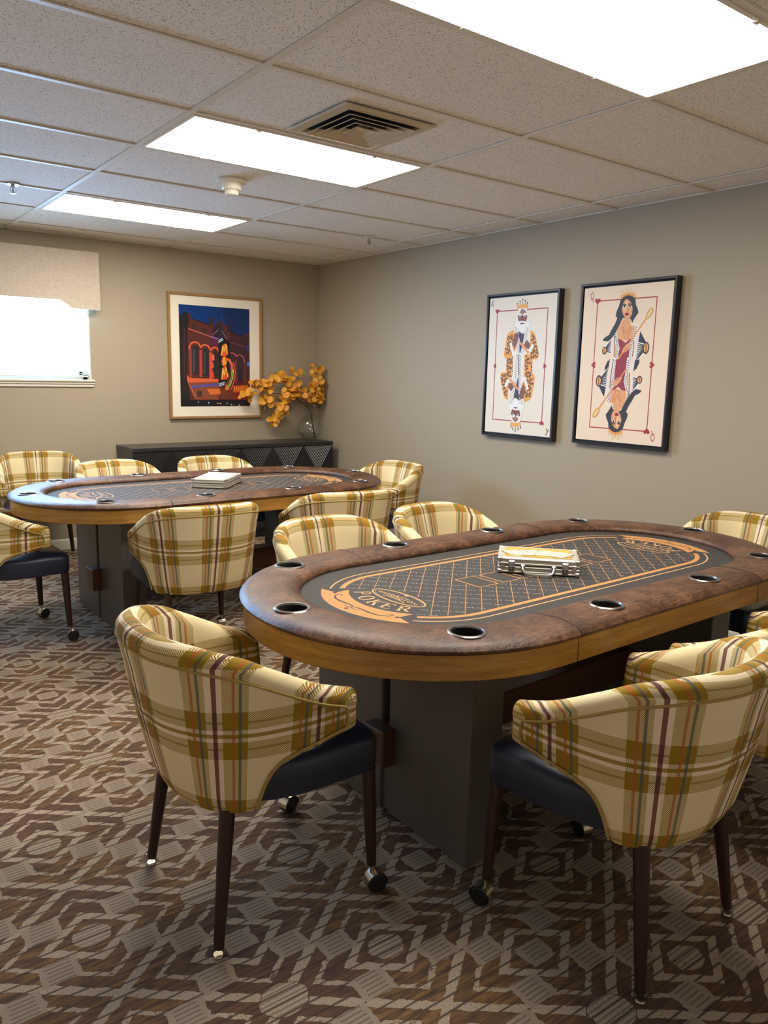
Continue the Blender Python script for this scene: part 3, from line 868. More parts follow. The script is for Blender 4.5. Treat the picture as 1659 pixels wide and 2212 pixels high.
[70,50,48,487,188,489,196,455,201,453,193],
[228,160,62,568,90,571,61,544,68,529,54,507,64,490,51,470,63,449,55,438,67,418,62,412,91,484,80],
[110,85,60,568,50,573,50,567,69,562,68],
[60,45,45,562,52,563,49,565,47,568,46,572,46,575,47,577,49,578,52,577,54,575,56,572,57,568,57,565,56,563,54],
[110,85,60,532,37,537,37,531,60,526,59],
[60,45,45,526,39,526,36,529,34,532,33,535,33,539,34,541,36,542,39,541,41,539,43,535,44,532,44,529,43,526,41],
[110,85,60,489,22,494,23,491,56,486,56],
[60,45,45,484,24,484,22,487,20,490,19,493,19,497,20,499,22,500,24,499,26,497,28,493,29,490,29,487,28,484,26],
[110,85,60,452,34,457,34,454,60,449,60],
[60,45,45,446,36,447,33,449,32,453,31,456,31,459,32,462,33,462,36,462,38,459,40,456,41,453,41,449,40,447,38],
[110,85,60,419,50,424,50,427,69,422,69],
[60,45,45,413,51,414,49,416,47,420,46,423,46,426,47,429,49,429,51,429,54,426,56,423,57,420,57,416,56,414,54]]
QUEEN = [
[158,36,48,162,916,162,909,838,909,838,916],
[158,36,48,839,916,829,916,829,84,839,84],
[158,36,48,838,84,838,91,162,91,162,84],
[158,36,48,161,84,171,84,171,916,161,916],
[158,36,48,166,920,167,922,173,927,184,929,195,926,200,918,195,910,184,902,173,896,167,890,166,888,165,890,159,896,148,902,137,910,132,918,137,926,148,929,159,927,165,922],
[158,36,48,176,500,180,499,187,496,190,489,185,482,174,479,162,482,152,489,142,496,135,499,132,500,135,501,142,504,152,511,162,518,174,521,185,518,190,511,187,504,180,501],
[158,36,48,103,972,98,975,74,958,79,955],
[158,36,48,81,960,75,960,81,930,87,930],
[158,36,48,82,934,80,930,108,926,109,929],
[158,36,48,102,927,108,925,122,947,116,948],
[158,36,48,116,943,121,945,109,970,103,968],
[158,36,48,107,965,111,968,98,975,95,972],
[158,36,48,81,925,83,921,108,927,106,931],
[158,36,48,106,930,100,929,113,904,118,905],
[44,46,58,673,717,764,628,647,641],
[44,46,58,363,724,305,652,363,649],
[44,46,58,695,545,696,514,667,474,609,469,629,530],
[44,46,58,391,560,341,527,314,469,385,469,397,521],
[228,221,212,646,645,751,630,775,609,757,579,695,540,651,515],
[44,46,58,643,641,641,635,757,613,760,619],
[44,46,58,643,627,642,620,758,609,760,616],
[44,46,58,643,612,643,605,760,606,760,613],
[44,46,58,643,597,644,590,761,602,759,609],
[44,46,58,643,582,646,576,762,599,759,605],
[44,46,58,643,567,647,561,762,596,758,602],
[44,46,58,643,552,649,546,756,592,750,598],
[44,46,58,644,537,650,532,749,589,743,594],
[44,46,58,644,522,652,518,743,586,736,591],
[228,221,212,358,669,297,637,271,595,305,574,362,574],
[44,46,58,362,660,356,663,302,618,308,614],
[44,46,58,363,648,358,652,302,614,308,610],
[44,46,58,364,636,359,641,303,609,308,605],
[44,46,58,365,625,361,629,303,605,308,601],
[44,46,58,366,613,363,618,304,601,307,596],
[44,46,58,366,601,364,606,305,597,307,592],
[44,46,58,366,589,366,594,307,593,307,588],
[44,46,58,367,577,368,583,308,589,307,584],
[60,30,30,793,604,789,620,779,633,765,641,749,641,734,633,724,620,721,604,724,588,734,575,749,567,765,567,779,575,789,588],
[214,160,84,780,605,778,617,771,627,762,633,751,633,742,627,735,617,732,605,735,593,742,583,751,578,762,578,771,583,778,593],
[60,30,30,318,592,315,603,307,612,295,617,281,617,269,612,261,603,258,592,261,581,269,572,281,568,295,568,307,572,315,581],
[214,160,84,308,593,306,601,300,607,292,610,283,610,275,607,270,601,268,593,270,586,275,580,283,576,292,576,300,580,306,586],
[60,30,30,758,627,750,626,755,581,763,582],
[60,30,30,289,607,283,607,287,577,293,578],
[211,152,108,494,797,555,795,570,748,630,737,608,662,526,652,432,663,413,738,490,756],
[146,44,58,429,665,474,661,525,639,568,663,599,656,592,571,580,464,433,464,441,536,452,598],
[122,34,48,461,641,456,641,458,560,463,560],
[122,34,48,463,563,458,563,459,465,464,465],
[122,34,48,484,640,479,640,481,560,486,560],
[122,34,48,486,563,481,563,482,465,487,465],
[122,34,48,507,640,502,640,505,560,510,560],
[122,34,48,510,563,505,563,505,465,510,465],
[122,34,48,531,639,526,639,528,560,533,560],
[122,34,48,533,563,528,563,529,465,534,465],
[122,34,48,554,639,549,639,551,559,556,560],
[122,34,48,556,563,551,563,552,465,557,465],
[224,205,196,412,742,362,744,355,642,405,640],
[224,205,196,404,672,355,670,365,536,415,538],
[224,205,196,416,566,366,569,351,450,401,448],
[224,205,196,685,734,635,738,613,623,663,619],
[224,205,196,667,650,617,652,608,546,658,544],
[224,205,196,662,573,612,578,586,451,636,447],
[234,228,220,425,757,395,758,388,678,418,677],
[234,228,220,413,698,385,692,421,623,449,629],
[234,228,220,441,646,412,640,436,592,464,598],
[234,228,220,462,611,433,614,417,529,447,526],
[234,228,220,449,545,419,546,413,455,443,454],
[70,52,48,398,748,395,744,417,736,420,740],
[70,52,48,397,736,394,732,416,724,419,727],
[70,52,48,395,723,393,720,415,711,418,715],
[70,52,48,394,711,391,707,414,699,417,703],
[70,52,48,393,699,390,695,413,687,416,690],
[70,52,48,396,686,393,682,416,674,419,678],
[70,52,48,403,673,400,669,423,661,425,665],
[70,52,48,410,660,407,656,429,648,432,652],
[70,52,48,417,647,414,643,436,635,439,639],
[70,52,48,424,633,421,629,443,621,446,624],
[70,52,48,431,617,428,613,451,605,454,609],
[70,52,48,434,602,431,599,453,591,456,594],
[70,52,48,431,589,429,586,451,577,454,581],
[70,52,48,429,576,426,572,449,564,451,568],
[70,52,48,426,562,424,559,446,551,449,554],
[70,52,48,424,549,421,545,444,537,446,541],
[70,52,48,422,535,419,531,442,523,445,527],
[70,52,48,421,520,418,517,441,509,444,512],
[70,52,48,420,506,417,502,440,494,443,498],
[70,52,48,419,492,416,488,439,480,442,484],
[70,52,48,418,477,415,473,438,466,441,469],
[234,228,220,651,749,621,753,598,665,628,661],
[234,228,220,635,676,608,684,578,643,605,634],
[234,228,220,614,655,584,657,574,573,604,571],
[234,228,220,606,590,576,591,567,455,597,454],
[70,52,48,622,741,619,737,641,729,643,733],
[70,52,48,618,727,615,723,637,715,640,719],
[70,52,48,614,713,611,709,633,701,636,705],
[70,52,48,611,699,608,695,630,687,632,691],
[70,52,48,607,685,604,681,626,673,629,677],
[70,52,48,601,671,598,668,620,660,623,663],
[70,52,48,592,659,589,655,611,647,614,651],
[70,52,48,587,646,584,643,606,634,608,638],
[70,52,48,585,633,582,629,604,621,607,625],
[70,52,48,584,620,581,616,603,608,606,612],
[70,52,48,582,607,579,603,601,595,604,599],
[70,52,48,581,593,578,590,600,582,603,585],
[70,52,48,579,580,577,577,599,569,601,572],
[70,52,48,579,567,576,564,598,556,601,559],
[70,52,48,578,554,575,551,597,543,600,546],
[70,52,48,577,541,574,538,596,530,599,533],
[70,52,48,576,528,573,525,595,517,598,520],
[70,52,48,575,515,572,512,594,504,597,507],
[70,52,48,574,502,571,499,593,491,596,494],
[70,52,48,573,489,570,486,592,478,595,481],
[70,52,48,572,476,569,473,591,465,594,468],
[90,50,40,394,700,386,699,401,550,409,550],
[90,50,40,623,649,615,649,612,558,620,558],
[90,50,40,620,563,612,563,596,462,604,461],
[206,160,96,421,629,407,628,418,578,432,579],
[206,160,96,431,587,417,587,415,548,429,548],
[48,47,54,518,937,469,927,434,906,420,871,396,836,390,810,412,797,387,759,357,729,328,693,273,674,255,658,295,652,360,669,411,715,444,755,466,787,485,797,560,790,586,761,599,781,622,803,645,822,636,845,611,873,601,909,565,930],
[211,152,108,494,914,465,884,456,849,473,818,504,794,528,788,557,795,576,819,577,855,559,886,527,906],
[228,174,134,495,903,475,879,474,848,510,817,521,847,519,892],
[60,40,40,461,880,463,875,489,879,487,885],
[60,40,40,482,886,478,880,501,872,505,877],
[60,40,40,520,880,524,874,549,880,546,886],
[60,40,40,542,886,538,881,565,872,569,878],
[240,232,224,502,867,500,871,495,873,488,875,480,875,473,873,468,871,466,867,468,864,473,862,480,860,488,860,495,862,500,864],
[30,24,24,493,867,492,871,489,873,486,875,482,875,478,873,476,871,475,867,476,864,478,862,482,860,486,860,489,862,492,864],
[40,30,30,463,874,464,870,486,873,485,877],
[40,30,30,482,877,479,873,501,867,504,871],
[240,232,224,564,867,563,870,558,873,550,874,542,874,535,873,530,870,528,867,530,864,535,861,542,860,550,860,558,861,563,864],
[30,24,24,555,867,555,870,552,873,548,874,544,874,541,873,538,870,537,867,538,864,541,861,544,860,548,860,552,861,555,864],
[40,30,30,526,873,527,869,549,872,548,876],
[40,30,30,544,877,542,873,564,867,566,870],
[150,95,70,524,869,517,869,525,836,532,837],
[150,95,70,532,837,530,842,509,837,511,833],
[128,28,34,539,818,537,822,530,826,522,828,512,828,503,826,497,822,495,818,497,814,503,811,512,809,522,809,530,811,537,814],
[211,152,108,486,789,456,767,443,747,457,721,503,725,518,771],
[170,110,80,479,769,476,766,500,754,503,756],
[165,105,62,484,743,480,742,520,692,524,694],
[165,105,62,518,694,522,692,569,739,565,741],
[165,105,62,478,738,473,737,509,667,514,668],
[165,105,62,509,671,508,668,545,661,546,664],
[165,105,62,540,662,545,661,579,734,574,735],
[206,138,66,436,528,448,522,612,668,601,673],
[206,138,66,593,666,604,661,747,789,736,795],
[206,150,82,791,804,802,819,806,834,802,845,791,850,774,848,756,839,740,825,729,809,725,794,729,783,740,779,756,781,774,790],
[228,200,150,776,810,785,822,790,832,791,838,786,840,778,837,767,829,755,819,746,807,740,797,740,790,744,788,753,792,764,799],
[211,152,108,580,640,595,611,544,584,505,576,486,582,508,610,541,632],
[165,105,75,510,579,513,578,540,605,536,606],
[165,105,75,522,583,526,582,549,607,545,608],
[165,105,75,535,587,538,586,558,609,554,610],
[165,105,75,547,591,551,589,566,611,563,612],
[214,150,60,431,928,442,915,491,934,480,947],
[214,150,60,465,943,469,929,530,937,525,952],
[214,150,60,510,952,506,937,567,928,572,943],
[214,150,60,557,947,545,934,593,914,605,926],
[214,160,90,450,928,454,932,426,945,422,941],
[214,160,90,459,934,464,936,432,966,427,963],
[214,160,90,474,938,479,940,461,967,456,965],
[214,160,90,493,941,499,942,483,985,478,984],
[214,160,90,515,941,521,941,517,973,511,973],
[214,160,90,537,939,543,939,548,981,542,981],
[214,160,90,557,936,562,935,574,960,569,961],
[214,160,90,573,931,578,929,602,955,597,957],
[214,160,90,585,926,588,922,613,933,609,936],
[158,36,48,834,80,833,78,827,73,816,71,805,74,800,82,805,90,816,98,827,104,833,110,834,112,835,110,841,104,852,98,863,90,868,82,863,74,852,71,841,73,835,78],
[158,36,48,824,500,820,501,813,504,810,511,815,518,826,521,838,518,848,511,858,504,865,501,868,500,865,499,858,496,848,489,838,482,826,479,815,482,810,489,813,496,820,499],
[158,36,48,897,28,902,25,926,42,921,45],
[158,36,48,919,40,925,40,919,70,913,70],
[158,36,48,918,66,920,70,892,74,891,71],
[158,36,48,898,73,892,75,878,53,884,52],
[158,36,48,884,57,879,55,891,30,897,32],
[158,36,48,893,35,889,32,902,25,905,28],
[158,36,48,919,75,917,79,892,73,894,69],
[158,36,48,894,70,900,71,887,96,882,95],
[44,46,58,327,283,236,372,353,359],
[44,46,58,637,276,695,348,637,351],
[44,46,58,305,455,304,486,333,526,391,531,371,470],
[44,46,58,609,440,659,473,686,531,615,531,603,479],
[228,221,212,354,355,249,370,225,391,243,421,305,460,349,485],
[44,46,58,357,359,359,365,243,387,240,381],
[44,46,58,357,373,358,380,242,391,240,384],
[44,46,58,357,388,357,395,240,394,240,387],
[44,46,58,357,403,356,410,239,398,241,391],
[44,46,58,357,418,354,424,238,401,241,395],
[44,46,58,357,433,353,439,238,404,242,398],
[44,46,58,357,448,351,454,244,408,250,402],
[44,46,58,356,463,350,468,251,411,257,406],
[44,46,58,356,478,348,482,257,414,264,409],
[228,221,212,642,331,703,363,729,405,695,426,638,426],
[44,46,58,638,340,644,337,698,382,692,386],
[44,46,58,637,352,642,348,698,386,692,390],
[44,46,58,636,364,641,359,697,391,692,395],
[44,46,58,635,375,639,371,697,395,692,399],
[44,46,58,634,387,637,382,696,399,693,404],
[44,46,58,634,399,636,394,695,403,693,408],
[44,46,58,634,411,634,406,693,407,693,412],
[44,46,58,633,423,632,417,692,411,693,416],
[60,30,30,207,396,211,380,221,367,235,359,251,359,266,367,276,380,279,396,276,412,266,425,251,433,235,433,221,425,211,412],
[214,160,84,220,395,222,383,229,373,238,367,249,367,258,373,265,383,268,395,265,407,258,417,249,422,238,422,229,417,222,407],
[60,30,30,682,408,685,397,693,388,705,383,719,383,731,388,739,397,742,408,739,419,731,428,719,432,705,432,693,428,685,419],
[214,160,84,692,407,694,399,700,393,708,390,717,390,725,393,730,399,732,407,730,414,725,420,717,424,708,424,700,420,694,414],
[60,30,30,242,373,250,374,245,419,237,418],
[60,30,30,711,393,717,393,713,423,707,422],
[211,152,108,506,203,445,205,430,252,370,263,392,338,474,348,568,337,587,262,510,244],
[146,44,58,571,335,526,339,475,361,432,337,401,344,408,429,420,536,567,536,559,464,548,402],
[122,34,48,539,359,544,359,542,440,537,440],
[122,34,48,537,437,542,437,541,535,536,535],
[122,34,48,516,360,521,360,519,440,514,440],
[122,34,48,514,437,519,437,518,535,513,535],
[122,34,48,493,360,498,360,495,440,490,440],
[122,34,48,490,437,495,437,495,535,490,535],
[122,34,48,469,361,474,361,472,440,467,440],
[122,34,48,467,437,472,437,471,535,466,535],
[122,34,48,446,361,451,361,449,441,444,440],
[122,34,48,444,437,449,437,448,535,443,535],
[224,205,196,588,258,638,256,645,358,595,360],
[224,205,196,596,328,645,330,635,464,585,462],
[224,205,196,584,434,634,431,649,550,599,552],
[224,205,196,315,266,365,262,387,377,337,381],
[224,205,196,333,350,383,348,392,454,342,456],
[224,205,196,338,427,388,422,414,549,364,553],
[234,228,220,575,243,605,242,612,322,582,323],
[234,228,220,587,302,615,308,579,377,551,371],
[234,228,220,559,354,588,360,564,408,536,402],
[234,228,220,538,389,567,386,583,471,553,474],
[234,228,220,551,455,581,454,587,545,557,546],
[70,52,48,602,252,605,256,583,264,580,260],
[70,52,48,603,264,606,268,584,276,581,273],
[70,52,48,605,277,607,280,585,289,582,285],
[70,52,48,606,289,609,293,586,301,583,297],
[70,52,48,607,301,610,305,587,313,584,310],
[70,52,48,604,314,607,318,584,326,581,322],
[70,52,48,597,327,600,331,577,339,575,335],
[70,52,48,590,340,593,344,571,352,568,348],
[70,52,48,583,353,586,357,564,365,561,361],
[70,52,48,576,367,579,371,557,379,554,376],
[70,52,48,569,383,572,387,549,395,546,391],
[70,52,48,566,398,569,401,547,409,544,406],
[70,52,48,569,411,571,414,549,423,546,419],
[70,52,48,571,424,574,428,551,436,549,432],
[70,52,48,574,438,576,441,554,449,551,446],
[70,52,48,576,451,579,455,556,463,554,459],
[70,52,48,578,465,581,469,558,477,555,473],
[70,52,48,579,480,582,483,559,491,556,488],
[70,52,48,580,494,583,498,560,506,557,502],
[70,52,48,581,508,584,512,561,520,558,516],
[70,52,48,582,523,585,527,562,534,559,531],
[234,228,220,349,251,379,247,402,335,372,339],
[234,228,220,365,324,392,316,422,357,395,366],
[234,228,220,386,345,416,343,426,427,396,429],
[234,228,220,394,410,424,409,433,545,403,546],
[70,52,48,378,259,381,263,359,271,357,267],
[70,52,48,382,273,385,277,363,285,360,281],
[70,52,48,386,287,389,291,367,299,364,295],
[70,52,48,389,301,392,305,370,313,368,309],
[70,52,48,393,315,396,319,374,327,371,323],
[70,52,48,399,329,402,332,380,340,377,337],
[70,52,48,408,341,411,345,389,353,386,349],
[70,52,48,413,354,416,357,394,366,392,362],
[70,52,48,415,367,418,371,396,379,393,375],
[70,52,48,416,380,419,384,397,392,394,388],
[70,52,48,418,393,421,397,399,405,396,401],
[70,52,48,419,407,422,410,400,418,397,415],
[70,52,48,421,420,423,423,401,431,399,428],
[70,52,48,421,433,424,436,402,444,399,441],
[70,52,48,422,446,425,449,403,457,400,454],
[70,52,48,423,459,426,462,404,470,401,467],
[70,52,48,424,472,427,475,405,483,402,480],
[70,52,48,425,485,428,488,406,496,403,493],
[70,52,48,426,498,429,501,407,509,404,506],
[70,52,48,427,511,430,514,408,522,405,519],
[70,52,48,428,524,431,527,409,535,406,532],
[90,50,40,606,300,614,301,599,450,591,450],
[90,50,40,377,351,385,351,388,442,380,442],
[90,50,40,380,437,388,437,404,538,396,539],
[206,160,96,579,371,593,372,582,422,568,421],
[206,160,96,569,413,583,413,585,452,571,452],
[48,47,54,482,63,531,73,566,94,580,129,604,164,610,190,588,203,613,241,643,271,672,307,727,326,745,342,705,348,640,331,589,285,556,245,534,213,515,203,440,210,414,239,401,219,378,197,355,178,364,155,389,127,399,91,435,70],
[211,152,108,506,86,535,116,544,151,527,182,496,206,472,212,443,205,424,181,423,145,441,114,473,94],
[228,174,134,505,97,525,121,526,152,490,183,479,153,481,108],
[60,40,40,539,120,537,125,511,121,513,115],
[60,40,40,518,114,522,120,499,128,495,123],
[60,40,40,480,120,476,126,451,120,454,114],
[60,40,40,458,114,462,119,435,128,431,122],
[240,232,224,498,133,500,129,505,127,512,125,520,125,527,127,532,129,534,133,532,136,527,138,520,140,512,140,505,138,500,136],
[30,24,24,507,133,508,129,511,127,514,125,518,125,522,127,524,129,525,133,524,136,522,138,518,140,514,140,511,138,508,136],
[40,30,30,537,126,536,130,514,127,515,123],
[40,30,30,518,123,521,127,499,133,496,129],
[240,232,224,436,133,437,130,442,127,450,126,458,126,465,127,470,130,472,133,470,136,465,139,458,140,450,140,442,139,437,136],
[30,24,24,445,133,445,130,448,127,452,126,456,126,459,127,462,130,463,133,462,136,459,139,456,140,452,140,448,139,445,136],
[40,30,30,474,127,473,131,451,128,452,124],
[40,30,30,456,123,458,127,436,133,434,130],
[150,95,70,476,131,483,131,475,164,468,163],
[150,95,70,468,163,470,158,491,163,489,167],
[128,28,34,461,182,463,178,470,174,478,172,488,172,497,174,503,178,505,182,503,186,497,189,488,191,478,191,470,189,463,186],
[211,152,108,514,211,544,233,557,253,543,279,497,275,482,229],
[170,110,80,521,231,524,234,500,246,497,244],
[165,105,62,516,257,520,258,480,308,476,306],
[165,105,62,482,306,478,308,431,261,435,259],
[165,105,62,522,262,527,263,491,333,486,332],
[165,105,62,491,329,492,332,455,339,454,336],
[165,105,62,460,338,455,339,421,266,426,265],
[206,138,66,564,472,552,478,388,332,399,327],
[206,138,66,407,334,396,339,253,211,264,205],
[206,150,82,209,196,198,181,194,166,198,155,209,150,226,152,244,161,260,175,271,191,275,206,271,217,260,221,244,219,226,210],
[228,200,150,224,190,215,178,210,168,209,162,214,160,222,163,233,171,245,181,254,193,260,203,260,210,256,212,247,208,236,201],
[211,152,108,420,360,405,389,456,416,495,424,514,418,492,390,459,368],
[165,105,75,490,421,487,422,460,395,464,394],
[165,105,75,478,417,474,418,451,393,455,392],
[165,105,75,465,413,462,414,442,391,446,390],
[165,105,75,453,409,449,411,434,389,437,388],
[214,150,60,569,72,558,85,509,66,520,53],
[214,150,60,535,57,531,71,470,63,475,48],
[214,150,60,490,48,494,63,433,72,428,57],
[214,150,60,443,53,455,66,407,86,395,74],
[214,160,90,550,72,546,68,574,55,578,59],
[214,160,90,541,66,536,64,568,34,573,37],
[214,160,90,526,62,521,60,539,33,544,35],
[214,160,90,507,59,501,58,517,15,522,16],
[214,160,90,485,59,479,59,483,27,489,27],
[214,160,90,463,61,457,61,452,19,458,19],
[214,160,90,443,64,438,65,426,40,431,39],
[214,160,90,427,69,422,71,398,45,403,43],
[214,160,90,415,74,412,78,387,67,391,64]]
NEON = [
[2,50,112,0,0,1000,0,1000,1000,0,1000],
[6,38,88,574,1000,1000,1000,1000,634,722,736],
[84,38,36,0,876,76,931,117,929,128,906,155,912,163,873,411,816,420,887,446,906,470,889,469,821,569,871,663,810,665,824,690,849,716,828,719,763,903,720,916,748,965,741,1000,751,1000,0,0,0],
[58,30,40,715,763,903,720,1000,734,997,295,697,292],
[33,27,33,0,875,76,931,120,926,140,864,116,768,101,318,143,2,0,0],
[70,34,36,78,773,58,773,48,278,68,278],
[20,16,30,566,1000,558,1000,558,868,566,868],
[26,18,26,159,878,156,870,414,811,418,820],
[26,18,26,715,766,712,757,911,713,914,722],
[56,40,38,243,782,239,795,228,806,212,812,194,812,178,806,167,795,163,782,167,768,178,758,194,752,212,752,228,758,239,768],
[56,40,38,379,755,375,768,364,779,348,785,330,785,314,779,303,768,299,755,303,741,314,731,330,725,348,725,364,731,375,741],
[66,30,36,786,682,783,698,775,712,763,719,749,719,737,712,729,698,726,682,729,665,737,652,749,644,763,644,775,652,783,665],
[66,30,36,886,663,884,679,875,693,863,700,850,700,838,693,829,679,826,663,829,646,838,633,850,625,863,625,875,633,884,646],
[50,30,34,414,811,422,887,446,906,467,889,465,813],
[50,30,34,663,755,665,821,690,849,716,826,715,757],
[44,32,50,472,803,569,867,668,690,553,681,449,720],
[150,120,140,445,720,449,716,546,769,542,774],
[150,120,140,597,767,591,764,659,686,665,689],
[170,84,76,126,776,122,764,441,694,446,706],
[140,105,190,439,706,436,694,550,673,554,685],
[110,52,50,715,658,712,649,924,612,927,621],
[90,30,60,444,688,553,675,549,588,444,601],
[40,36,40,171,578,195,605,229,611,262,588,259,314,167,324],
[40,36,40,318,555,338,577,370,583,403,559,401,300,312,304],
[40,36,40,461,536,485,553,516,554,537,522,535,284,468,289],
[40,36,40,828,478,859,501,891,468,885,248,822,259],
[70,66,66,185,562,209,579,205,341,178,341],
[64,62,64,333,539,353,555,349,321,323,321],
[170,62,56,308,566,272,566,270,297,306,297],
[215,72,56,450,544,410,544,407,275,447,275],
[120,44,44,806,477,776,476,778,243,808,243],
[110,40,44,935,459,915,459,913,242,933,242],
[140,56,50,161,577,131,577,131,286,161,286],
[236,98,66,122,568,141,566,149,604,129,606],
[236,98,66,125,596,142,588,171,628,154,635],
[236,98,66,145,629,154,616,209,636,200,650],
[236,98,66,188,648,187,633,243,630,244,646],
[236,98,66,231,648,222,635,267,616,277,629],
[236,98,66,268,636,251,628,282,590,299,598],
[236,98,66,280,592,294,581,330,611,316,622],
[236,98,66,306,617,310,602,367,612,362,627],
[236,98,66,350,627,344,613,399,599,406,613],
[236,98,66,398,618,381,610,427,553,444,561],
[250,90,60,420,564,438,555,470,589,452,599],
[250,90,60,442,594,449,578,500,590,493,606],
[250,90,60,480,606,474,590,525,580,530,596],
[250,90,60,520,601,503,590,540,554,558,565],
[196,80,78,713,554,712,543,761,540,762,551],
[196,80,78,753,553,746,544,781,528,788,538],
[196,80,78,781,543,770,536,798,507,809,513],
[186,78,80,799,526,803,516,852,528,848,538],
[186,78,80,840,538,836,528,880,517,884,528],
[186,78,80,876,531,867,523,908,495,918,503],
[186,78,80,913,508,900,505,920,454,934,457],
[250,120,60,478,525,448,524,452,465,482,466],
[240,100,50,462,446,441,444,449,391,471,393],
[235,70,50,461,353,441,349,458,286,478,290],
[206,92,54,91,318,128,283,533,279,534,248,130,237,96,261],
[128,66,46,131,237,543,246,536,67,192,68],
[80,74,150,152,205,156,182,368,201,365,224],
[80,74,150,338,222,341,199,561,213,559,236],
[206,96,66,102,267,91,263,190,95,201,99],
[205,106,40,367,178,557,179,564,123,412,117],
[100,52,40,572,179,742,180,746,78,568,78],
[188,84,32,751,208,974,223,981,146,944,89,749,106],
[120,42,30,750,146,981,152,985,66,747,67],
[230,130,50,771,201,761,200,766,165,776,165],
[230,130,50,802,201,792,200,797,165,807,166],
[230,130,50,833,201,823,200,828,165,838,166],
[230,130,50,865,201,855,200,860,165,870,166],
[230,130,50,896,201,886,200,891,165,901,166],
[230,130,50,927,201,917,200,922,165,932,166],
[230,130,50,959,201,949,201,954,165,964,166],
[60,44,38,231,156,296,153,293,95,228,95],
[25,18,26,539,680,617,698,711,664,708,470,696,375,647,241,543,229],
[226,84,32,569,517,595,619,639,641,671,627,681,533,637,507],
[226,84,32,663,457,659,481,648,501,632,511,614,511,598,501,587,481,583,457,587,433,598,414,614,404,632,404,648,414,659,433],
[226,84,32,573,268,590,390,647,412,686,303,652,277],
[250,196,62,577,518,590,516,615,617,602,619],
[250,196,62,612,619,600,617,619,557,631,559],
[250,196,62,616,559,628,557,655,633,643,636],
[250,196,62,653,635,640,633,665,536,678,538],
[250,196,62,576,284,589,282,610,386,597,387],
[250,196,62,608,388,595,386,615,319,627,321],
[250,196,62,612,321,624,319,654,397,642,400],
[250,196,62,651,400,639,397,669,303,681,305],
[250,196,62,641,430,650,435,608,480,599,475],
[250,196,62,599,473,609,469,628,497,618,501],
[250,196,62,621,502,614,495,636,480,644,486],
[250,196,62,644,486,635,491,597,451,606,446],
[250,196,62,608,456,597,454,609,422,619,424],
[250,196,62,605,428,612,421,642,437,636,444],
[250,196,62,627,437,637,433,656,462,646,466],
[240,96,50,658,500,643,476,706,453,721,477],
[240,96,50,708,486,678,474,723,410,753,422],
[240,96,50,745,440,711,436,730,346,763,350],
[246,176,80,763,369,729,373,715,282,749,279],
[246,176,80,755,298,724,308,682,230,713,220],
[246,176,80,726,239,696,252,643,181,672,168],
[52,136,62,752,353,734,355,719,287,737,285],
[52,136,62,741,295,724,300,692,238,709,233],
[52,136,62,715,243,699,250,662,197,678,190],
[244,110,56,630,165,647,235,669,191,707,175],
[226,110,86,750,458,742,456,770,406,779,409],
[226,110,86,777,414,768,413,778,345,787,346],
[226,110,86,787,351,778,352,764,267,773,266],
[226,110,86,775,271,767,274,716,178,724,175],
[168,206,255,540,666,547,658,600,686,592,694],
[168,206,255,539,651,546,642,618,676,611,685],
[168,206,255,541,231,545,222,627,241,623,251],
[168,206,255,544,213,548,203,620,222,616,231],
[22,16,24,0,65,999,66,1000,0,0,0],
[240,232,220,256,43,252,46,245,47,237,46,234,43,237,40,245,38,252,40],
[240,232,220,399,35,396,38,388,40,381,38,377,35,381,32,388,30,396,32],
[240,232,220,569,27,566,30,558,31,551,30,547,27,551,23,558,22,566,23],
[240,232,220,730,16,727,19,719,20,712,19,708,16,712,12,719,11,727,12],
[240,232,220,849,9,846,13,838,14,830,13,827,9,830,6,838,5,846,6],
[240,232,220,666,30,663,33,655,35,647,33,644,30,647,27,655,26,663,27],
[230,130,60,543,31,537,34,523,35,508,34,503,31,508,27,523,26,537,27],
[30,60,130,954,632,986,616,989,571,956,576],
[60,110,190,961,464,998,453,996,414,961,413]]
XR, YB, H = 1.48, .307, 2.44            # right wall, back wall, ceiling
XL, YF = -3.6, -7.0  # unseen left and front walls drawn in close for more bounced light
WX0, WX1, WZ0, WZ1 = -2.25, -.648, 1.345, 2.22   # window opening

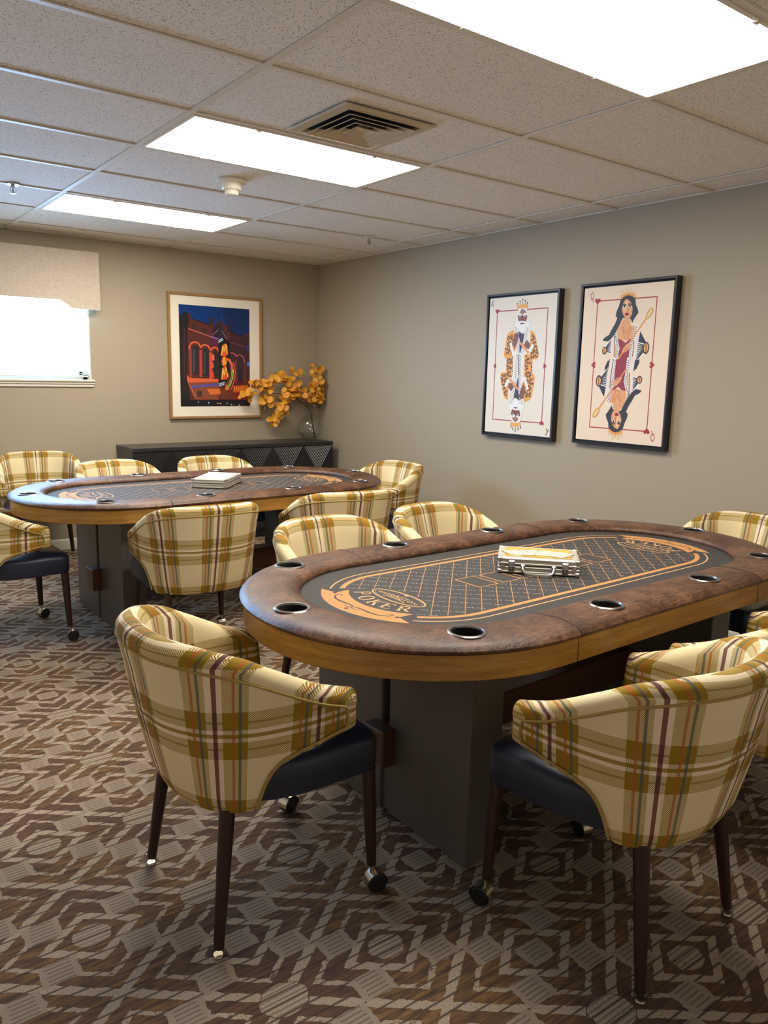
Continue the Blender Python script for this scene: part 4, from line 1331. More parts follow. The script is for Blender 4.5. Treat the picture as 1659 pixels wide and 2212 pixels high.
def room():
    m = MB(); m.add([(XL, YF, 0), (XR, YF, 0), (XR, YB, 0), (XL, YB, 0)], [(0, 1, 2, 3)], MT['carpet']); struct(m.build('floor', smooth=0), 'patterned brown and taupe carpet')
    m = MB(); m.box((XR, YF, 0), (XR+.1, YB+.15, H+.1), MT['wall']); struct(m.build('wall_right', smooth=0))
    m = MB(); m.box((XL-.1, YF, 0), (XL, YB+.15, H+.1), MT['bounce_wall']); struct(m.build('wall_left', smooth=0))
    m = MB(); m.box((XL-.1, YF-.1, 0), (XR+.1, YF, H+.1), MT['bounce_wall']); struct(m.build('wall_front', smooth=0))
    m = MB(); T = YB+.15
    for lo, hi in (((XL, YB, 0), (WX0, T, H+.1)), ((WX1, YB, 0), (XR, T, H+.1)), ((WX0, YB, 0), (WX1, T, WZ0)), ((WX0, YB, WZ1), (WX1, T, H+.1))): m.box(lo, hi, MT['wall'])
    struct(m.build('wall_back', smooth=0))
    for nm, run in (('baseboard_back', 'x'), ('baseboard_right', 'y')):
        m = MB(); prof = [(0, 0), (.014, 0), (.014, .055), (.011, .062), (.011, .072), (.006, .082), (0, .086)]
        rows = []
        for e in ((XL, XR) if run == 'x' else (YF, YB)):
            rows.append([(e, YB-d, z) for d, z in prof] if run == 'x' else [(XR-d, e, z) for d, z in prof])
        m.grid(rows, MT['white_trim']); struct(m.build(nm, smooth=30))
    # suspended ceiling: tiles above a grid of flat tees
    m = MB(); m.add([(XL, YF, H+.006), (XL, YB, H+.006), (XR, YB, H+.006), (XR, YF, H+.006)], [(0, 1, 2, 3)], MT['tile'])
    ce = struct(m.build('ceiling', smooth=0))
    m = MB(); w = .012
    for i in range(-3, 2): m.box((i*1.2192-w, YF, H-.002), (i*1.2192+w, YB, H+.004), MT['tee'])
    for j in range(0, 14):
        y = -.6096*j
        xs = [XL] + [i*1.2192 for i in range(-3, 2)] + [XR]
        for a, b in zip(xs[:-1], xs[1:]): m.box((a+w, y-w, H-.0015), (b-w, y+w, H+.004), MT['tee'])
    struct(m.build('ceiling_grid', parent=ce, smooth=0))
    m = MB(); m.box((XL, YB-.022, H-.002), (XR, YB, H+.004), MT['tee']); m.box((XR-.022, YF, H-.002), (XR, YB, H+.004), MT['tee'])
    struct(m.build('trim_1', smooth=0))

def ceiling_light(j, x0, label):
    t = thing('ceiling_light', label, 'ceiling light', (x0+.6096, -.6096*j-.3048, H), 0, 'recessed ceiling light panels')
    a, b = .6096-.013, .3048-.013
    m = MB(); f = .016
    for lo, hi in (((-a, -b, -.004), (a, -b+f, .004)), ((-a, b-f, -.004), (a, b, .004)), ((-a, -b+f, -.004), (-a+f, b-f, .004)), ((a-f, -b+f, -.004), (a, b-f, .004))): m.box(lo, hi, MT['white_plastic'])
    for x in (-.3, .3): m.box((x-.012, b-f-.006, -.007), (x+.012, b-f+.012, -.003), MT['white_plastic']); m.box((x-.012, -b+f-.012, -.007), (x+.012, -b+f+.006, -.003), MT['white_plastic'])
    m.build('frame', t, 0)
    m = MB(); m.add([(-a+f, -b+f, 0), (-a+f, b-f, 0), (a-f, b-f, 0), (a-f, -b+f, 0)], [(0, 1, 2, 3)], MT['lens']); m.build('lens', t, 0)

def vent():
    t = thing('ceiling_vent', 'square louvred air vent in the ceiling beside the middle light panel', 'air vent', (-.60, -3.325, H))
    m = MB(); R = .225
    def ring(a, za, b, zb): 
        va = [(-a, -a, za), (a, -a, za), (a, a, za), (-a, a, za)]; vb = [(-b, -b, zb), (b, -b, zb), (b, b, zb), (-b, b, zb)]
        m.add(va+vb, [(k, (k+1) % 4, 4+(k+1) % 4, 4+k) for k in range(4)], MT['vent'])
    ring(R, -.002, R-.006, -.007); ring(R-.006, -.007, .178, -.009); ring(.178, -.009, .174, .004)
    m.build('frame', t, 0)
    m = MB(); m.add([(-.18, -.18, .003), (-.18, .18, .003), (.18, .18, .003), (.18, -.18, .003)], [(0, 1, 2, 3)], MT['shade_and_dark_part']); m.build('duct_shade', t, 0)  # flat near-black sheet paints the shade seen between the louvres
    for k in range(4):
        m = MB(); a = .168-.038*k; va = []
        lv = [(a, -.019), (a-.005, -.020), (a-.044, .001), (a-.040, .001)]
        for r, z in lv: va += [(-r, -r, z), (r, -r, z), (r, r, z), (-r, r, z)]
        m.add(va, [(4*i+k2, 4*i+(k2+1) % 4, 4*((i+1) % 4)+(k2+1) % 4, 4*((i+1) % 4)+k2) for i in range(4) for k2 in range(4)], MT['vent'])
        if k == 3: m.box((-.024, -.024, -.010), (.024, .024, .001), MT['vent'])
        m.build('louvre', t, 0)

def detectors():
    t = thing('smoke_detector', 'round white smoke detector on the ceiling between the two farther light panels', 'smoke detector', (-.602, -2.134, H))
    m = MB(); m.lathe([(.075, .004), (.078, -.006), (.076, -.014), (.058, -.017), (.05, -.017)], MT['white_plastic'], 40); m.build('base', t)
    m = MB(); m.lathe([(.05, -.016), (.051, -.044), (.047, -.05), (.03, -.051)], MT['white_plastic'], 40); m.build('body', t)
    m = MB(); m.lathe([(.033, -.05), (.031, -.072), (.026, -.076)], MT['white_plastic'], 20)
    for k in range(12):
        a = k*PI/6; c, s = math.cos(a), math.sin(a); M = Matrix(((c, -s, 0, 0), (s, c, 0, 0), (0, 0, 1, 0), (0, 0, 0, 1)))
        m.box((.030, -.003, -.072), (.036, .003, -.05), MT['white_plastic'], M)
    m.build('sensing_cage', t)
    for i, (x, y, lb) in enumerate(((-1.489, -1.225, 'sprinkler head in the ceiling near the window, left of the farthest light panel'),
                                    (.935, -1.25, 'sprinkler head in the ceiling near the corner, right of the farthest light panel'))):
        t = thing('sprinkler_head', lb, 'sprinkler', (x, y, H), 0, 'ceiling sprinklers')
        m = MB(); m.lathe([(.036, .003), (.036, -.003), (.018, -.009), (.014, -.009)], MT['white_plastic' if i else 'chrome'], 24); m.build('escutcheon', t)
        m = MB(); m.lathe([(.011, -.006), (.011, -.02), (.006, -.022), (.005, -.024)], MT['chrome'], 12)
        for s in (-1, 1): m.tube([(s*.008, 0, -.018), (s*.015, 0, -.026), (s*.015, 0, -.038), (s*.004, 0, -.047)], .0025, MT['chrome'], 6)
        m.tube([(0, 0, -.02), (0, 0, -.046)], .0028, MT['shade_and_dark_part'], 8); m.lathe([(.004, -.046), (.016, -.048), (.016, -.050), (.004, -.052)], MT['chrome'], 14)
        m.build('sprinkler_body', t)

def window():
    t = bpy.data.objects.new('window_1', None); C.objects.link(t); struct(t, 'bright window with white frame')
    wf = MT['white_plastic']; y0, y1 = YB+.07, YB+.12
    m = MB()
    for lo, hi in (((WX0, y0, WZ0), (WX0+.045, y1, WZ1)), ((WX1-.045, y0, WZ0), (WX1, y1, WZ1)), ((WX0, y0, WZ0), (WX1, y1, WZ0+.045)), ((WX0, y0, WZ1-.045), (WX1, y1, WZ1)),
                   ((-1.47, y0, WZ0), (-1.43, y1, WZ1)), ((WX1-.07, y0+.012, WZ0+.04), (WX1-.045, y1-.01, WZ1-.04)), ((WX0, y0+.012, WZ0+.045), (WX1, y1-.01, WZ0+.068))): m.box(lo, hi, wf)
    struct(m.build('window_frame', t, 0))
    m = MB(); m.box((WX0+.02, YB+.092, WZ0+.02), (WX1-.02, YB+.098, WZ1-.02), MT['pane']); struct(m.build('window_pane', t, 0))
    m = MB()
    for lo, hi in (((WX0-.001, YB, WZ0), (WX0+.012, YB+.13, WZ1)), ((WX1-.012, YB, WZ0), (WX1+.001, YB+.13, WZ1))): m.box(lo, hi, MT['white_trim'])
    struct(m.build('window_jamb', t, 0))
    m = MB(); prof = [(.15, 1.336), (-.032, 1.336), (-.034, 1.348), (-.030, 1.352), (.15, 1.352)]
    m = MB(); m.bbox((WX0-.02, YB-.034, 1.336), (WX1+.02, YB+.13, 1.353), MT['white_trim'], .004); m.bbox((WX0-.02, YB-.022, 1.318), (WX1+.02, YB, 1.336), MT['white_trim'], .003); m.bbox((WX0-.016, YB-.014, 1.296), (WX1+.016, YB, 1.318), MT['white_trim'], .003)
    struct(m.build('window_sill', t, 30))
    # open mini blind inside the opening
    b = thing('mini_blind', 'white mini blind hanging open in the bright window', 'window blind', ((WX0+WX1)/2, YB+.04, WZ0))
    hw = (WX1-WX0)/2-.018
    m = MB(); zz = .055
    while zz < WZ1-WZ0-.05:
        m.add([(-hw, -.012, zz-.0015), (-hw, 0, zz+.0015), (-hw, .012, zz-.001), (hw, -.012, zz-.0015), (hw, 0, zz+.0015), (hw, .012, zz-.001)], [(0, 3, 4, 1), (1, 4, 5, 2)], MT['alu_white']); zz += .0215
    m.build('slats', b, 60)
    m = MB(); m.bbox((-hw, -.013, .028), (hw, .013, .040), MT['alu_white'], .003); m.build('bottom_rail', b, 30)
    m = MB(); m.bbox((-hw, -.016, WZ1-WZ0-.045), (hw, .016, WZ1-WZ0-.003), MT['alu_white'], .003); m.build('head_rail', b, 30)
    for x in (-hw*.8, 0, hw*.8):
        m = MB(); m.tube([(x, -.013, .035), (x, -.013, WZ1-WZ0-.02)], .0008, MT['alu_white'], 5); m.build('ladder_cord', b)
    # fabric valance box with a stepped lower edge
    x1, x0, yf = -.587, -2.32, .205
    out = [(x0, 2.322), (x0, 1.892), (x0+.199, 1.892), (x0+.215, 1.895), (x0+.285, 1.945), (x0+.31, 1.950), (x1-.31, 1.950), (x1-.285, 1.945), (x1-.215, 1.895), (x1-.199, 1.892), (x1, 1.892), (x1, 2.322)]
    v = thing('window_valance', 'beige linen valance box with stepped lower edge over the window', 'valance', ((x0+x1)/2, YB, 1.892))
    m = MB(); cx = (x0+x1)/2; n = len(out)
    f = [(x-cx, yf-YB, z-1.892) for x, z in out]; g = [(x-cx, yf-YB+.012, z-1.892) for x, z in out]
    tri = geometry.tessellate_polygon([[Vector((p[0], p[2], 0)) for p in f]])
    m.add(f+g, [t3 for t3 in tri] + [tuple(k+n for k in reversed(t3)) for t3 in tri] + [(k, (k+1) % n, n+(k+1) % n, n+k) for k in range(n)], MT['linen'])
    m.build('front_panel', v, 30)
    for s, xx in ((-1, x0-cx), (1, x1-cx)):
        m = MB(); m.box((min(xx, xx-s*.012), yf-YB+.012, 0), (max(xx, xx-s*.012), -.001, .430), MT['linen']); m.build('side_return', v, 0)
    m = MB(); m.box((x0-cx+.012, yf-YB+.012, .418), (x1-cx-.012, -.001, .430), MT['linen']); m.build('top_board', v, 0)

# ------------------------------------------------------------------ pictures
def frame_ring(m, w, h, prof, mat):
    """mitred frame: prof = list of (inset from the outer edge, height off the wall)"""
    rows = []
    for sx, sz in ((-1, -1), (1, -1), (1, 1), (-1, 1)):
        rows.append([(sx*(w/2-d), sz*(h/2-d), y) for d, y in prof])
    m.grid(rows, mat, closed_u=True)
def picture(name, label, data, w, h, loc, M, prof, mat, sheet, gloss, board=None, bordercol=None, group=None, ink=1.0):
    t = thing(name, label, 'framed picture', loc, 0, group); t.matrix_world = Matrix.Translation(loc) @ M
    m = MB(); frame_ring(m, w, h, prof, mat); m.build('frame', t, 25)
    if board:
        m = MB(); m.add([(-w/2+.012, -h/2+.012, board), (w/2-.012, -h/2+.012, board), (w/2-.012, h/2-.012, board), (-w/2+.012, h/2-.012, board)], [(0, 1, 2, 3)], MT['mat_board']); m.build('mat_board', t, 0)
    x0, x1, z0, z1, zz = sheet
    p = Paint(zz)
    K = lambda c: tuple(min(.9, v*ink) for v in c)
    p.solid((x0, z0, zz-.004 if not board else zz-.0005), (x1, z1, zz), K(bordercol), gloss)
    for c, uv in data: p.ink([(x0+u*(x1-x0), z0+v*(z1-z0)) for u, v in uv], K(c), gloss)
    p.build('print', t, 0)
    return t
def pictures():
    Mb = Matrix(((1, 0, 0, 0), (0, 0, -1, 0), (0, 1, 0, 0), (0, 0, 0, 1)))     # faces -Y
    Mr = Matrix(((0, 0, -1, 0), (-1, 0, 0, 0), (0, 1, 0, 0), (0, 0, 0, 1)))    # faces -X
    prof = [(0, 0), (0, .026), (.003, .030), (.018, .030), (.022, .024), (.022, .014)]
    picture('framed_print', 'gold framed print of a brick building with a glowing neon sign at night', decode(NEON), .876, 1.056, (.4245, YB-.0005, 1.5605), Mb, prof, MT['gold_frame'],
            (-.338, .318, -.4215, .4295, .0145), MT['photo'], .0125, lin((10, 20, 48)), None, 1.3)
    prof = [(0, 0), (0, .044), (.003, .048), (.013, .048), (.019, .043), (.019, .026), (.026, .026), (.026, .01)]
    for nm, lb, d, y, z, w, h, col in (('playing_card_print', 'black framed card print of a white-bearded king in a patterned robe', KING, -2.3375, 1.5195, .668, .985, (216, 209, 196)),
                                       ('playing_card_print', 'black framed card print of a dark-haired queen in a red bodice', QUEEN, -3.178, 1.5285, .678, .985, (220, 202, 180))):
        picture(nm, lb, decode(d), w, h, (XR-.0005, y, z), Mr, prof, MT['black_frame'], (-w/2+.026, w/2-.026, -h/2+.026, h/2-.026, .038), MT['print'], None, lin(col), 'card prints on the right wall', 1.25)

# ------------------------------------------------------------------ sideboard, vase and branches
def clip_convex(poly, tri):
    out = poly
    for i in range(3):
        a, b = tri[i], tri[(i+1) % 3]; src = out; out = []
        ins = lambda p: (b[0]-a[0])*(p[1]-a[1])-(b[1]-a[1])*(p[0]-a[0]) >= -1e-9
        for k in range(len(src)):
            p, q = src[k-1], src[k]; ip, iq = ins(p), ins(q)
            if ip != iq:
                d = lambda r: (b[0]-a[0])*(r[1]-a[1])-(b[1]-a[1])*(r[0]-a[0])
                t = d(p)/(d(p)-d(q)); out.append((p[0]+(q[0]-p[0])*t, p[1]+(q[1]-p[1])*t))
            if iq: out.append(q)
        if len(out) < 3: return []
    return out
def sideboard():
    x0, x1, yf, zt = -.475, 1.392, -.098, .83; mt = MT['sideboard']
    t = thing('sideboard', 'low black sideboard with carved ridged zigzag doors against the back wall', 'sideboard', ((x0+x1)/2, .1, 0))
    W = x1-x0; hw = W/2; f = yf-.1; bk = YB-.1-.003
    m = MB(); m.bbox((-hw, f, zt-.03), (hw, bk, zt), mt, .003); m.build('top', t, 30)
    m = MB(); m.box((-hw+.003, f+.03, .08), (hw-.003, bk-.014, zt-.03), mt); m.build('body', t, 0)
    m = MB(); m.box((-hw+.04, f+.06, 0), (hw-.04, bk-.03, .08), mt); m.build('plinth', t, 0)
    nd = 4; dw = (W-.006)/nd; cw = dw/3; ch = .255
    for d in range(nd):
        xa = -hw+.003+d*dw+.0015; xb = xa+dw-.003; za, zb = .085, zt-.033
        m = MB(); m.box((xa, f+.008, za), (xb, f+.03, zb), mt)
        for c in range(3):
            ca = xa+c*(xb-xa)/3; cb = ca+(xb-xa)/3; up = (d*3+c) % 2
            z = zb
            while z > za:
                zl = max(za, z-ch)
                A, B = ((ca, z-ch), (cb, z)) if up else ((ca, z), (cb, z-ch))
                tris = ([(ca, z-ch), (cb, z), (ca, z)], [(ca, z-ch), (cb, z-ch), (cb, z)]) if up else ([(ca, z), (ca, z-ch), (cb, z-ch)], [(ca, z), (cb, z-ch), (cb, z)])
                for k, tr in enumerate(tris):
                    sg = 1 if (k == 0) == bool(up) else -1
                    dirv = Vector((cb-ca, sg*ch)).normalized(); nrm = Vector((-dirv.y, dirv.x))
                    cs = [Vector(p).dot(nrm) for p in tr]; s0, s1 = min(cs), max(cs); pit = .0158; q = math.floor(s0/pit)*pit
                    while q < s1:
                        band = [dirv*e + nrm*o for e, o in ((-3, q), (3, q), (3, q+.0085), (-3, q+.0085))]
                        pl = clip_convex([tuple(p) for p in band], tr)
                        pl = [(px, max(pz, za)) for px, pz in pl]
                        if len(pl) >= 3 and max(p[1] for p in pl)-min(p[1] for p in pl) > .002:
                            n = len(pl); ctr = Vector((sum(p[0] for p in pl)/n, sum(p[1] for p in pl)/n))
                            vs = [(px, f+.0085, pz) for px, pz in pl]+[(px-(nrm.x*.0036 if (Vector((px, pz))-ctr).dot(nrm) > 0 else -nrm.x*.0036), f+.0035, pz-(nrm.y*.0036 if (Vector((px, pz))-ctr).dot(nrm) > 0 else -nrm.y*.0036)) for px, pz in pl]
                            m.add(vs, [tuple(range(n, 2*n))]+[(k2, (k2+1) % n, n+(k2+1) % n, n+k2) for k2 in range(n)], mt)
                        q += pit
                z -= ch
        m.build('door', t, 0)

VX, VY, VZ = 1.305, .168, .8302
def vase():
    t = thing('glass_vase', 'round clear glass vase with a little water on the black sideboard', 'vase', (VX, VY, VZ))
    pr = []
    R = .122; n = 22
    for k in range(n+1):
        a = -PI/2*.74 + k*(PI/2*.74+PI/2*.80)/n
        pr.append((R*math.cos(a), .113+R*.99*math.sin(a)))
    z0 = pr[0][1]; out = [(pr[0][0]*.96, z0-.004)]+pr+[(.034, pr[-1][1]+.016), (.036, pr[-1][1]+.028)]
    zmin = out[0][1]; out = [(r, z-zmin) for r, z in out]
    inn = [(max(.01, r-.004), z+(.006 if i == 0 else 0)) for i, (r, z) in enumerate(out)]
    m = MB(); m.lathe(out, MT['glass'], 48, close=True)
    m.add([(out[0][0]*math.cos(2*PI*k/48), out[0][0]*math.sin(2*PI*k/48), 0) for k in range(48)], [tuple(range(48))[::-1]], MT['glass'])
    m.build('bowl', t, 50)
    m = MB(); wp = [(r-.0006, z+.0006) for r, z in inn if z < .062]; m.lathe(wp, MT['water'], 48); m.build('water', t, 40)
    return out[-1][1]
def leaf(m, c, nrm, r):
    nrm = nrm.normalized(); u = nrm.orthogonal().normalized(); a = rnd.uniform(0, 6.28); u = (Matrix.Rotation(a, 3, nrm) @ u); w = nrm.cross(u); N = 11
    vs = [c - nrm*r*.14]; 
    for k in range(N):
        th = 2*PI*k/N; cup = .22*(math.sin(2*th+a)*.5)
        vs.append(c + (u*math.cos(th)*1.0 + w*math.sin(th)*.92)*r + nrm*r*cup)
    m.add(vs, [(0, 1+k, 1+(k+1) % N) for k in range(N)], MT['leaf'])
def branches(neck):
    # view-independent bouquet: four stems fan out of the neck, mostly towards the picture
    t = thing('leaf_branch', 'arching branch of round orange leaves reaching from the vase towards the framed building print', 'branch', (VX, VY, VZ), 0, 'orange leaf branches in the vase')
    t2 = thing('leaf_branch', 'shorter upright branch of round orange leaves on the corner side of the glass vase', 'branch', (VX, VY, VZ), 0, 'orange leaf branches in the vase')
    nk = Vector((0, 0, neck))
    def V(x, z, y): return Vector((x, y, z))
    sets = ((t, [[(.05, .012, 0), (-.005, neck, 0), (-.10, .40, .0), (-.24, .52, .0), (-.38, .545, .0), (-.50, .46, -.01)],
                 [(.045, .012, .005), (-.008, neck, .01), (-.15, .385, .01), (-.30, .42, 0), (-.45, .43, -.02), (-.58, .45, -.03), (-.68, .40, -.04)],
                 [(.04, .014, -.005), (-.006, neck, -.01), (-.14, .35, -.03), (-.26, .34, -.05), (-.34, .28, -.05), (-.39, .20, -.05)],
                 [(.045, .012, .0), (0, neck, .005), (-.07, .42, .0), (-.12, .54, .0), (-.155, .60, .01), (-.21, .64, .01)]]),
            (t2, [[(.055, .012, 0), (.012, neck, 0), (.05, .40, -.01), (.055, .50, -.01), (.03, .60, -.01), (.0, .68, -.01)],
                  [(.055, .013, .006), (.014, neck, -.005), (.06, .38, -.02), (.09, .46, -.03), (.115, .50, -.03)]]))
    leaves = {id(t): MB(), id(t2): MB()}
    spots = {id(t): [(-.20, .61, 4), (-.26, .55, 10), (-.33, .57, 12), (-.40, .545, 14), (-.47, .50, 14), (-.43, .46, 10), (-.565, .475, 8), (-.60, .52, 7), (-.66, .42, 6), (-.69, .40, 5), (-.50, .36, 7), (-.44, .35, 6), (-.32, .34, 5), (-.20, .46, 10), (-.15, .50, 9), (-.13, .42, 9), (-.22, .40, 6), (-.32, .26, 8), (-.37, .22, 9), (-.40, .17, 7), (-.30, .29, 6), (-.17, .625, 3), (-.06, .37, 3), (-.28, .44, 6)],
             id(t2): [(.035, .53, 10), (.02, .47, 10), (.045, .42, 9), (.03, .37, 7), (.075, .555, 5), (.05, .62, 5), (.01, .655, 5), (.11, .47, 5), (.125, .43, 4), (.095, .375, 4)]}
    for own, stems in sets:
        m = MB()
        for st in stems:
            P = [V(a, b, c) for a, b, c in st]; Q = []
            for i in range(len(P)-1):
                p0 = P[max(i-1, 0)]; p1 = P[i]; p2 = P[i+1]; p3 = P[min(i+2, len(P)-1)]
                for k in range(6):
                    f = k/6; Q.append(.5*(2*p1+(p2-p0)*f+(2*p0-5*p1+4*p2-p3)*f*f+(3*p1-p0-3*p2+p3)*f**3))
            Q.append(P[-1]); n = len(Q); m.tube(Q, [.0035-.0022*i/n for i in range(n)], MT['twig'], 6)
        L = leaves[id(own)]
        for x, z, cnt in spots[id(own)]:
            for _ in range(cnt):
                c = V(x+rnd.gauss(0, .022), z+rnd.gauss(0, .022), rnd.uniform(-.075, .03))
                if VX+c.x > 1.45: c.x = 1.45-VX
                nrm = Vector((rnd.gauss(-.25, .55), rnd.gauss(-.9, .45), rnd.gauss(.35, .5))); leaf(L, c, nrm, rnd.uniform(.022, .034))
            m.tube([V(x, z, -.01), V(x+rnd.uniform(-.04, .05), z-rnd.uniform(.01, .05), 0)], .0014, MT['twig'], 5)
        m.build('stem', own); L.build('leaves', own, 60)
# ------------------------------------------------------------------ poker tables
HL = .574; RO = .597
def stadium(r, nseg=28, nstr=10):
    """(centre on the spine, outward direction) all round the oval"""
    P = []
    for sx in (1, -1):
        for k in range(nseg+1):
            a = -PI/2 + PI*k/nseg + (0 if sx > 0 else PI); P.append((sx*HL, math.cos(a), math.sin(a)))
        for k in range(1, nstr): P.append((sx*HL*(1-2*k/nstr), 0, float(sx)))
    return [(cx+nx*r, ny*r) for cx, nx, ny in P] if r is not None else P
CUPS = []
for sx in (1, -1):
    for a in (62, 0, -62): CUPS.append((sx*(HL+.505*math.cos(math.radians(a))), .505*math.sin(math.radians(a))))
for sy in (1, -1):
    for x in (.278, -.278): CUPS.append((x, sy*.505))

GLYPH = {
 'P': [([(.2, 0), (.2, 1)], .2), ([(.2, .955), (.52, .955), (.7, .88), (.77, .72), (.7, .56), (.52, .48), (.2, .48)], .13), ([(0, .03), (.42, .03)], .06), ([(.02, .97), (.3, .97)], .06)],
 'K': [([(.2, 0), (.2, 1)], .2), ([(.86, .96), (.26, .40)], .1), ([(.40, .56), (.92, .04)], .2), ([(0, .03), (.42, .03)], .06), ([(0, .97), (.42, .97)], .06), ([(.68, .97), (1, .97)], .06), ([(.7, .03), (1.02, .03)], .06)],
 'E': [([(.2, 0), (.2, 1)], .2), ([(.02, .96), (.78, .96)], .08), ([(.2, .51), (.6, .51)], .08), ([(.02, .04), (.82, .04)], .08), ([(.77, .76), (.77, 1)], .07), ([(.81, 0), (.83, .26)], .07), ([(.58, .38), (.58, .64)], .06)],
}
GLYPH['R'] = GLYPH['P'] + [([(.44, .5), (.86, .04)], .2), ([(.72, .03), (1.0, .03)], .06)]

def felt_mesh():
    p = Paint(.7315); ft = MT['felt']; OR = lin((198, 140, 80)); OR2 = lin((208, 162, 110)); DK = lin((56, 53, 52)); WHT = lin((196, 190, 184))
    pts = stadium(.425); p.ink(pts, DK, ft)
    # side skirt so that the cloth has depth
    n = len(pts); p.add([(x, y, .7315) for x, y in pts]+[(x, y, .722) for x, y in pts], [(k, n+k, n+(k+1) % n, (k+1) % n) for k in range(n)], ft); p.col += [DK]*n
    z1, z2, z3, z4 = .73156, .73160, .73164, .73168
    def rect_in(x, y):
        return any(abs(x-cx) < .05 and abs(y) < .065 for cx in RC)
    RC = [-.325, -.207, -.088, .088, .207, .325]
    def ok(x, y):
        ax = abs(x)
        if ax > HL:
            if math.hypot(ax-HL, y) > .258: return False
        elif abs(y) > .258: return False
        if ((ax-.68)/.058)**2+(y/.135)**2 < 1: return False
        if ax > HL and math.hypot(ax-HL, y) > .16 and abs(math.degrees(math.atan2(y, ax-HL))) < 44: return False
        return not rect_in(x, y)
    s2 = math.sqrt(.5)
    for kind in (0, 1):
        d = (s2, s2) if kind == 0 else (s2, -s2); nn = (-d[1], d[0])
        k = -24
        while k <= 24:
            off = k*.051+.01; run = []; t = -1.1
            while t < 1.1:
                x = d[0]*t+nn[0]*off; y = d[1]*t+nn[1]*off; good = ok(x, y)
                if good: run.append((x, y))
                if (not good or t+.006 >= 1.1) and run:
                    if len(run) > 2:
                        if kind == 0:
                            p.stroke([run[0], run[-1]], .0018, OR, ft, z=z1)
                            for q in range(1, len(run)-1, 2):
                                x2, y2 = run[q]; p.ink([(x2-.0022, y2), (x2, y2-.0016), (x2+.0022, y2), (x2, y2+.0016)], OR2, ft, z=z2)
                        else:
                            for q in range(0, len(run)-5, 6): p.stroke([run[q], run[q+3]], .0015, WHT, ft, z=z1); x2, y2 = run[q+4]; p.ink([(x2-.003, y2), (x2, y2-.003), (x2+.003, y2), (x2, y2+.003)], WHT, ft, z=z2)
                    run = []
                t += .006
            k += 1
    for cx in RC: p.stroke([(cx-.045, -.06), (cx+.045, -.06), (cx+.045, .06), (cx-.045, .06)], .0045, OR, ft, True, z=z2)
    def arc(cx, r, a0, a1, n=24): return [(cx+r*math.cos(math.radians(a0+(a1-a0)*k/n)), r*math.sin(math.radians(a0+(a1-a0)*k/n))) for k in range(n+1)]
    for r, w in ((.271, .018), (.309, .006)):
        b = 45 if r < .3 else 43
        for sy in (1, -1):
            q = arc(-HL, r, 180-b, 90)+arc(HL, r, 90, b); p.stroke([(x, sy*y) for x, y in q], w, OR if w > .01 else OR2, ft, z=z2)
    for R in (1, -1):
        T = lambda q: [(R*x, R*y) for x, y in q]
        ban = arc(-HL, .336, 138, 222)+[(-HL+.288*math.cos(math.radians(214.5)), .288*math.sin(math.radians(214.5)))]+arc(-HL, .245, 222, 138)+[(-HL+.288*math.cos(math.radians(145.5)), .288*math.sin(math.radians(145.5)))]
        p.ink(T(ban), OR, ft, z=z3)
        pol = lambda r, a: (-HL+r*math.cos(math.radians(a)), r*math.sin(math.radians(a)))
        for sg in (1, -1):
            sw = [pol(.275, 180+sg*25), pol(.268, 180+sg*28), pol(.276, 180+sg*30), pol(.29, 180+sg*28), pol(.298, 180+sg*22), pol(.292, 180+sg*15), pol(.284, 180+sg*9), pol(.281, 180+sg*4), pol(.288, 180-sg*1), pol(.298, 180+sg*1), pol(.3, 180+sg*5), pol(.292, 180+sg*7)]
            p.stroke(T(sw), [.002, .003, .004, .005, .007, .009, .008, .006, .005, .004, .003, .002], DK, ft, z=z4)
            p.ink(T([pol(.30, 180+sg*33.5), pol(.291, 180+sg*31.5), pol(.282, 180+sg*33.5), pol(.291, 180+sg*35.5)]), DK, ft, z=z4)
        p.ink(T([pol(.322, 180), pol(.312, 178.6), pol(.302, 180), pol(.312, 181.4)]), DK, ft, z=z4)
        # the word on the curve
        for ch, ang in zip('POKER', (32, 16, 0, -16, -32)):
            a = math.radians(180-ang); out = Vector((math.cos(a), math.sin(a))); up = -out; rt = Vector((up.y, -up.x)); h = .056
            base = Vector((-HL, 0)) + out*.228
            G = lambda u, v: tuple(base + rt*((u-.48)*h*.82) + up*(v*h))
            if ch == 'O':
                nO = 26; op = []; wd = []
                for k in range(nO):
                    th = 2*PI*k/nO; op.append(G(.48+.36*math.cos(th), .5+.47*math.sin(th))); wd.append(h*(.05+.11*abs(math.cos(th))))
                p.stroke(T(op), wd, OR2, ft, True, z=z3)
            else:
                for st, w in GLYPH[ch]: p.stroke(T([G(u, v) for u, v in st]), w*h*.8, OR2, ft, z=z3)
        oval = [(-.68+.044*math.cos(2*PI*k/40), .122*math.sin(2*PI*k/40)) for k in range(40)]
        p.stroke(T(oval), .0055, OR2, ft, True, z=z3)
        p.stroke(T([(-.68+.038*math.cos(2*PI*k/40), .111*math.sin(2*PI*k/40)) for k in range(40)]), .0012, OR2, ft, True, z=z3)
        vs, fs = TXT; wmax = max(abs(v[0]) for v in vs); sc = .093/wmax
        xy = []
        for x, y, _ in vs:
            tx, ty = x*sc, y*sc*1.35; ty = ty*(1.18-1.6*abs(tx)/.2)-.004 + .9*(.0087-tx*tx)*.35
            xy.append((R*(-.68+ty), R*(-tx), z4))
        p.add(xy, fs, ft); p.col += [OR2]*len(fs)
        p.stroke(T([(-.702+.006*math.cos(k/12*PI-PI/2), .055-.11*k/12) for k in range(13)]), .0035, OR2, ft, z=z4)
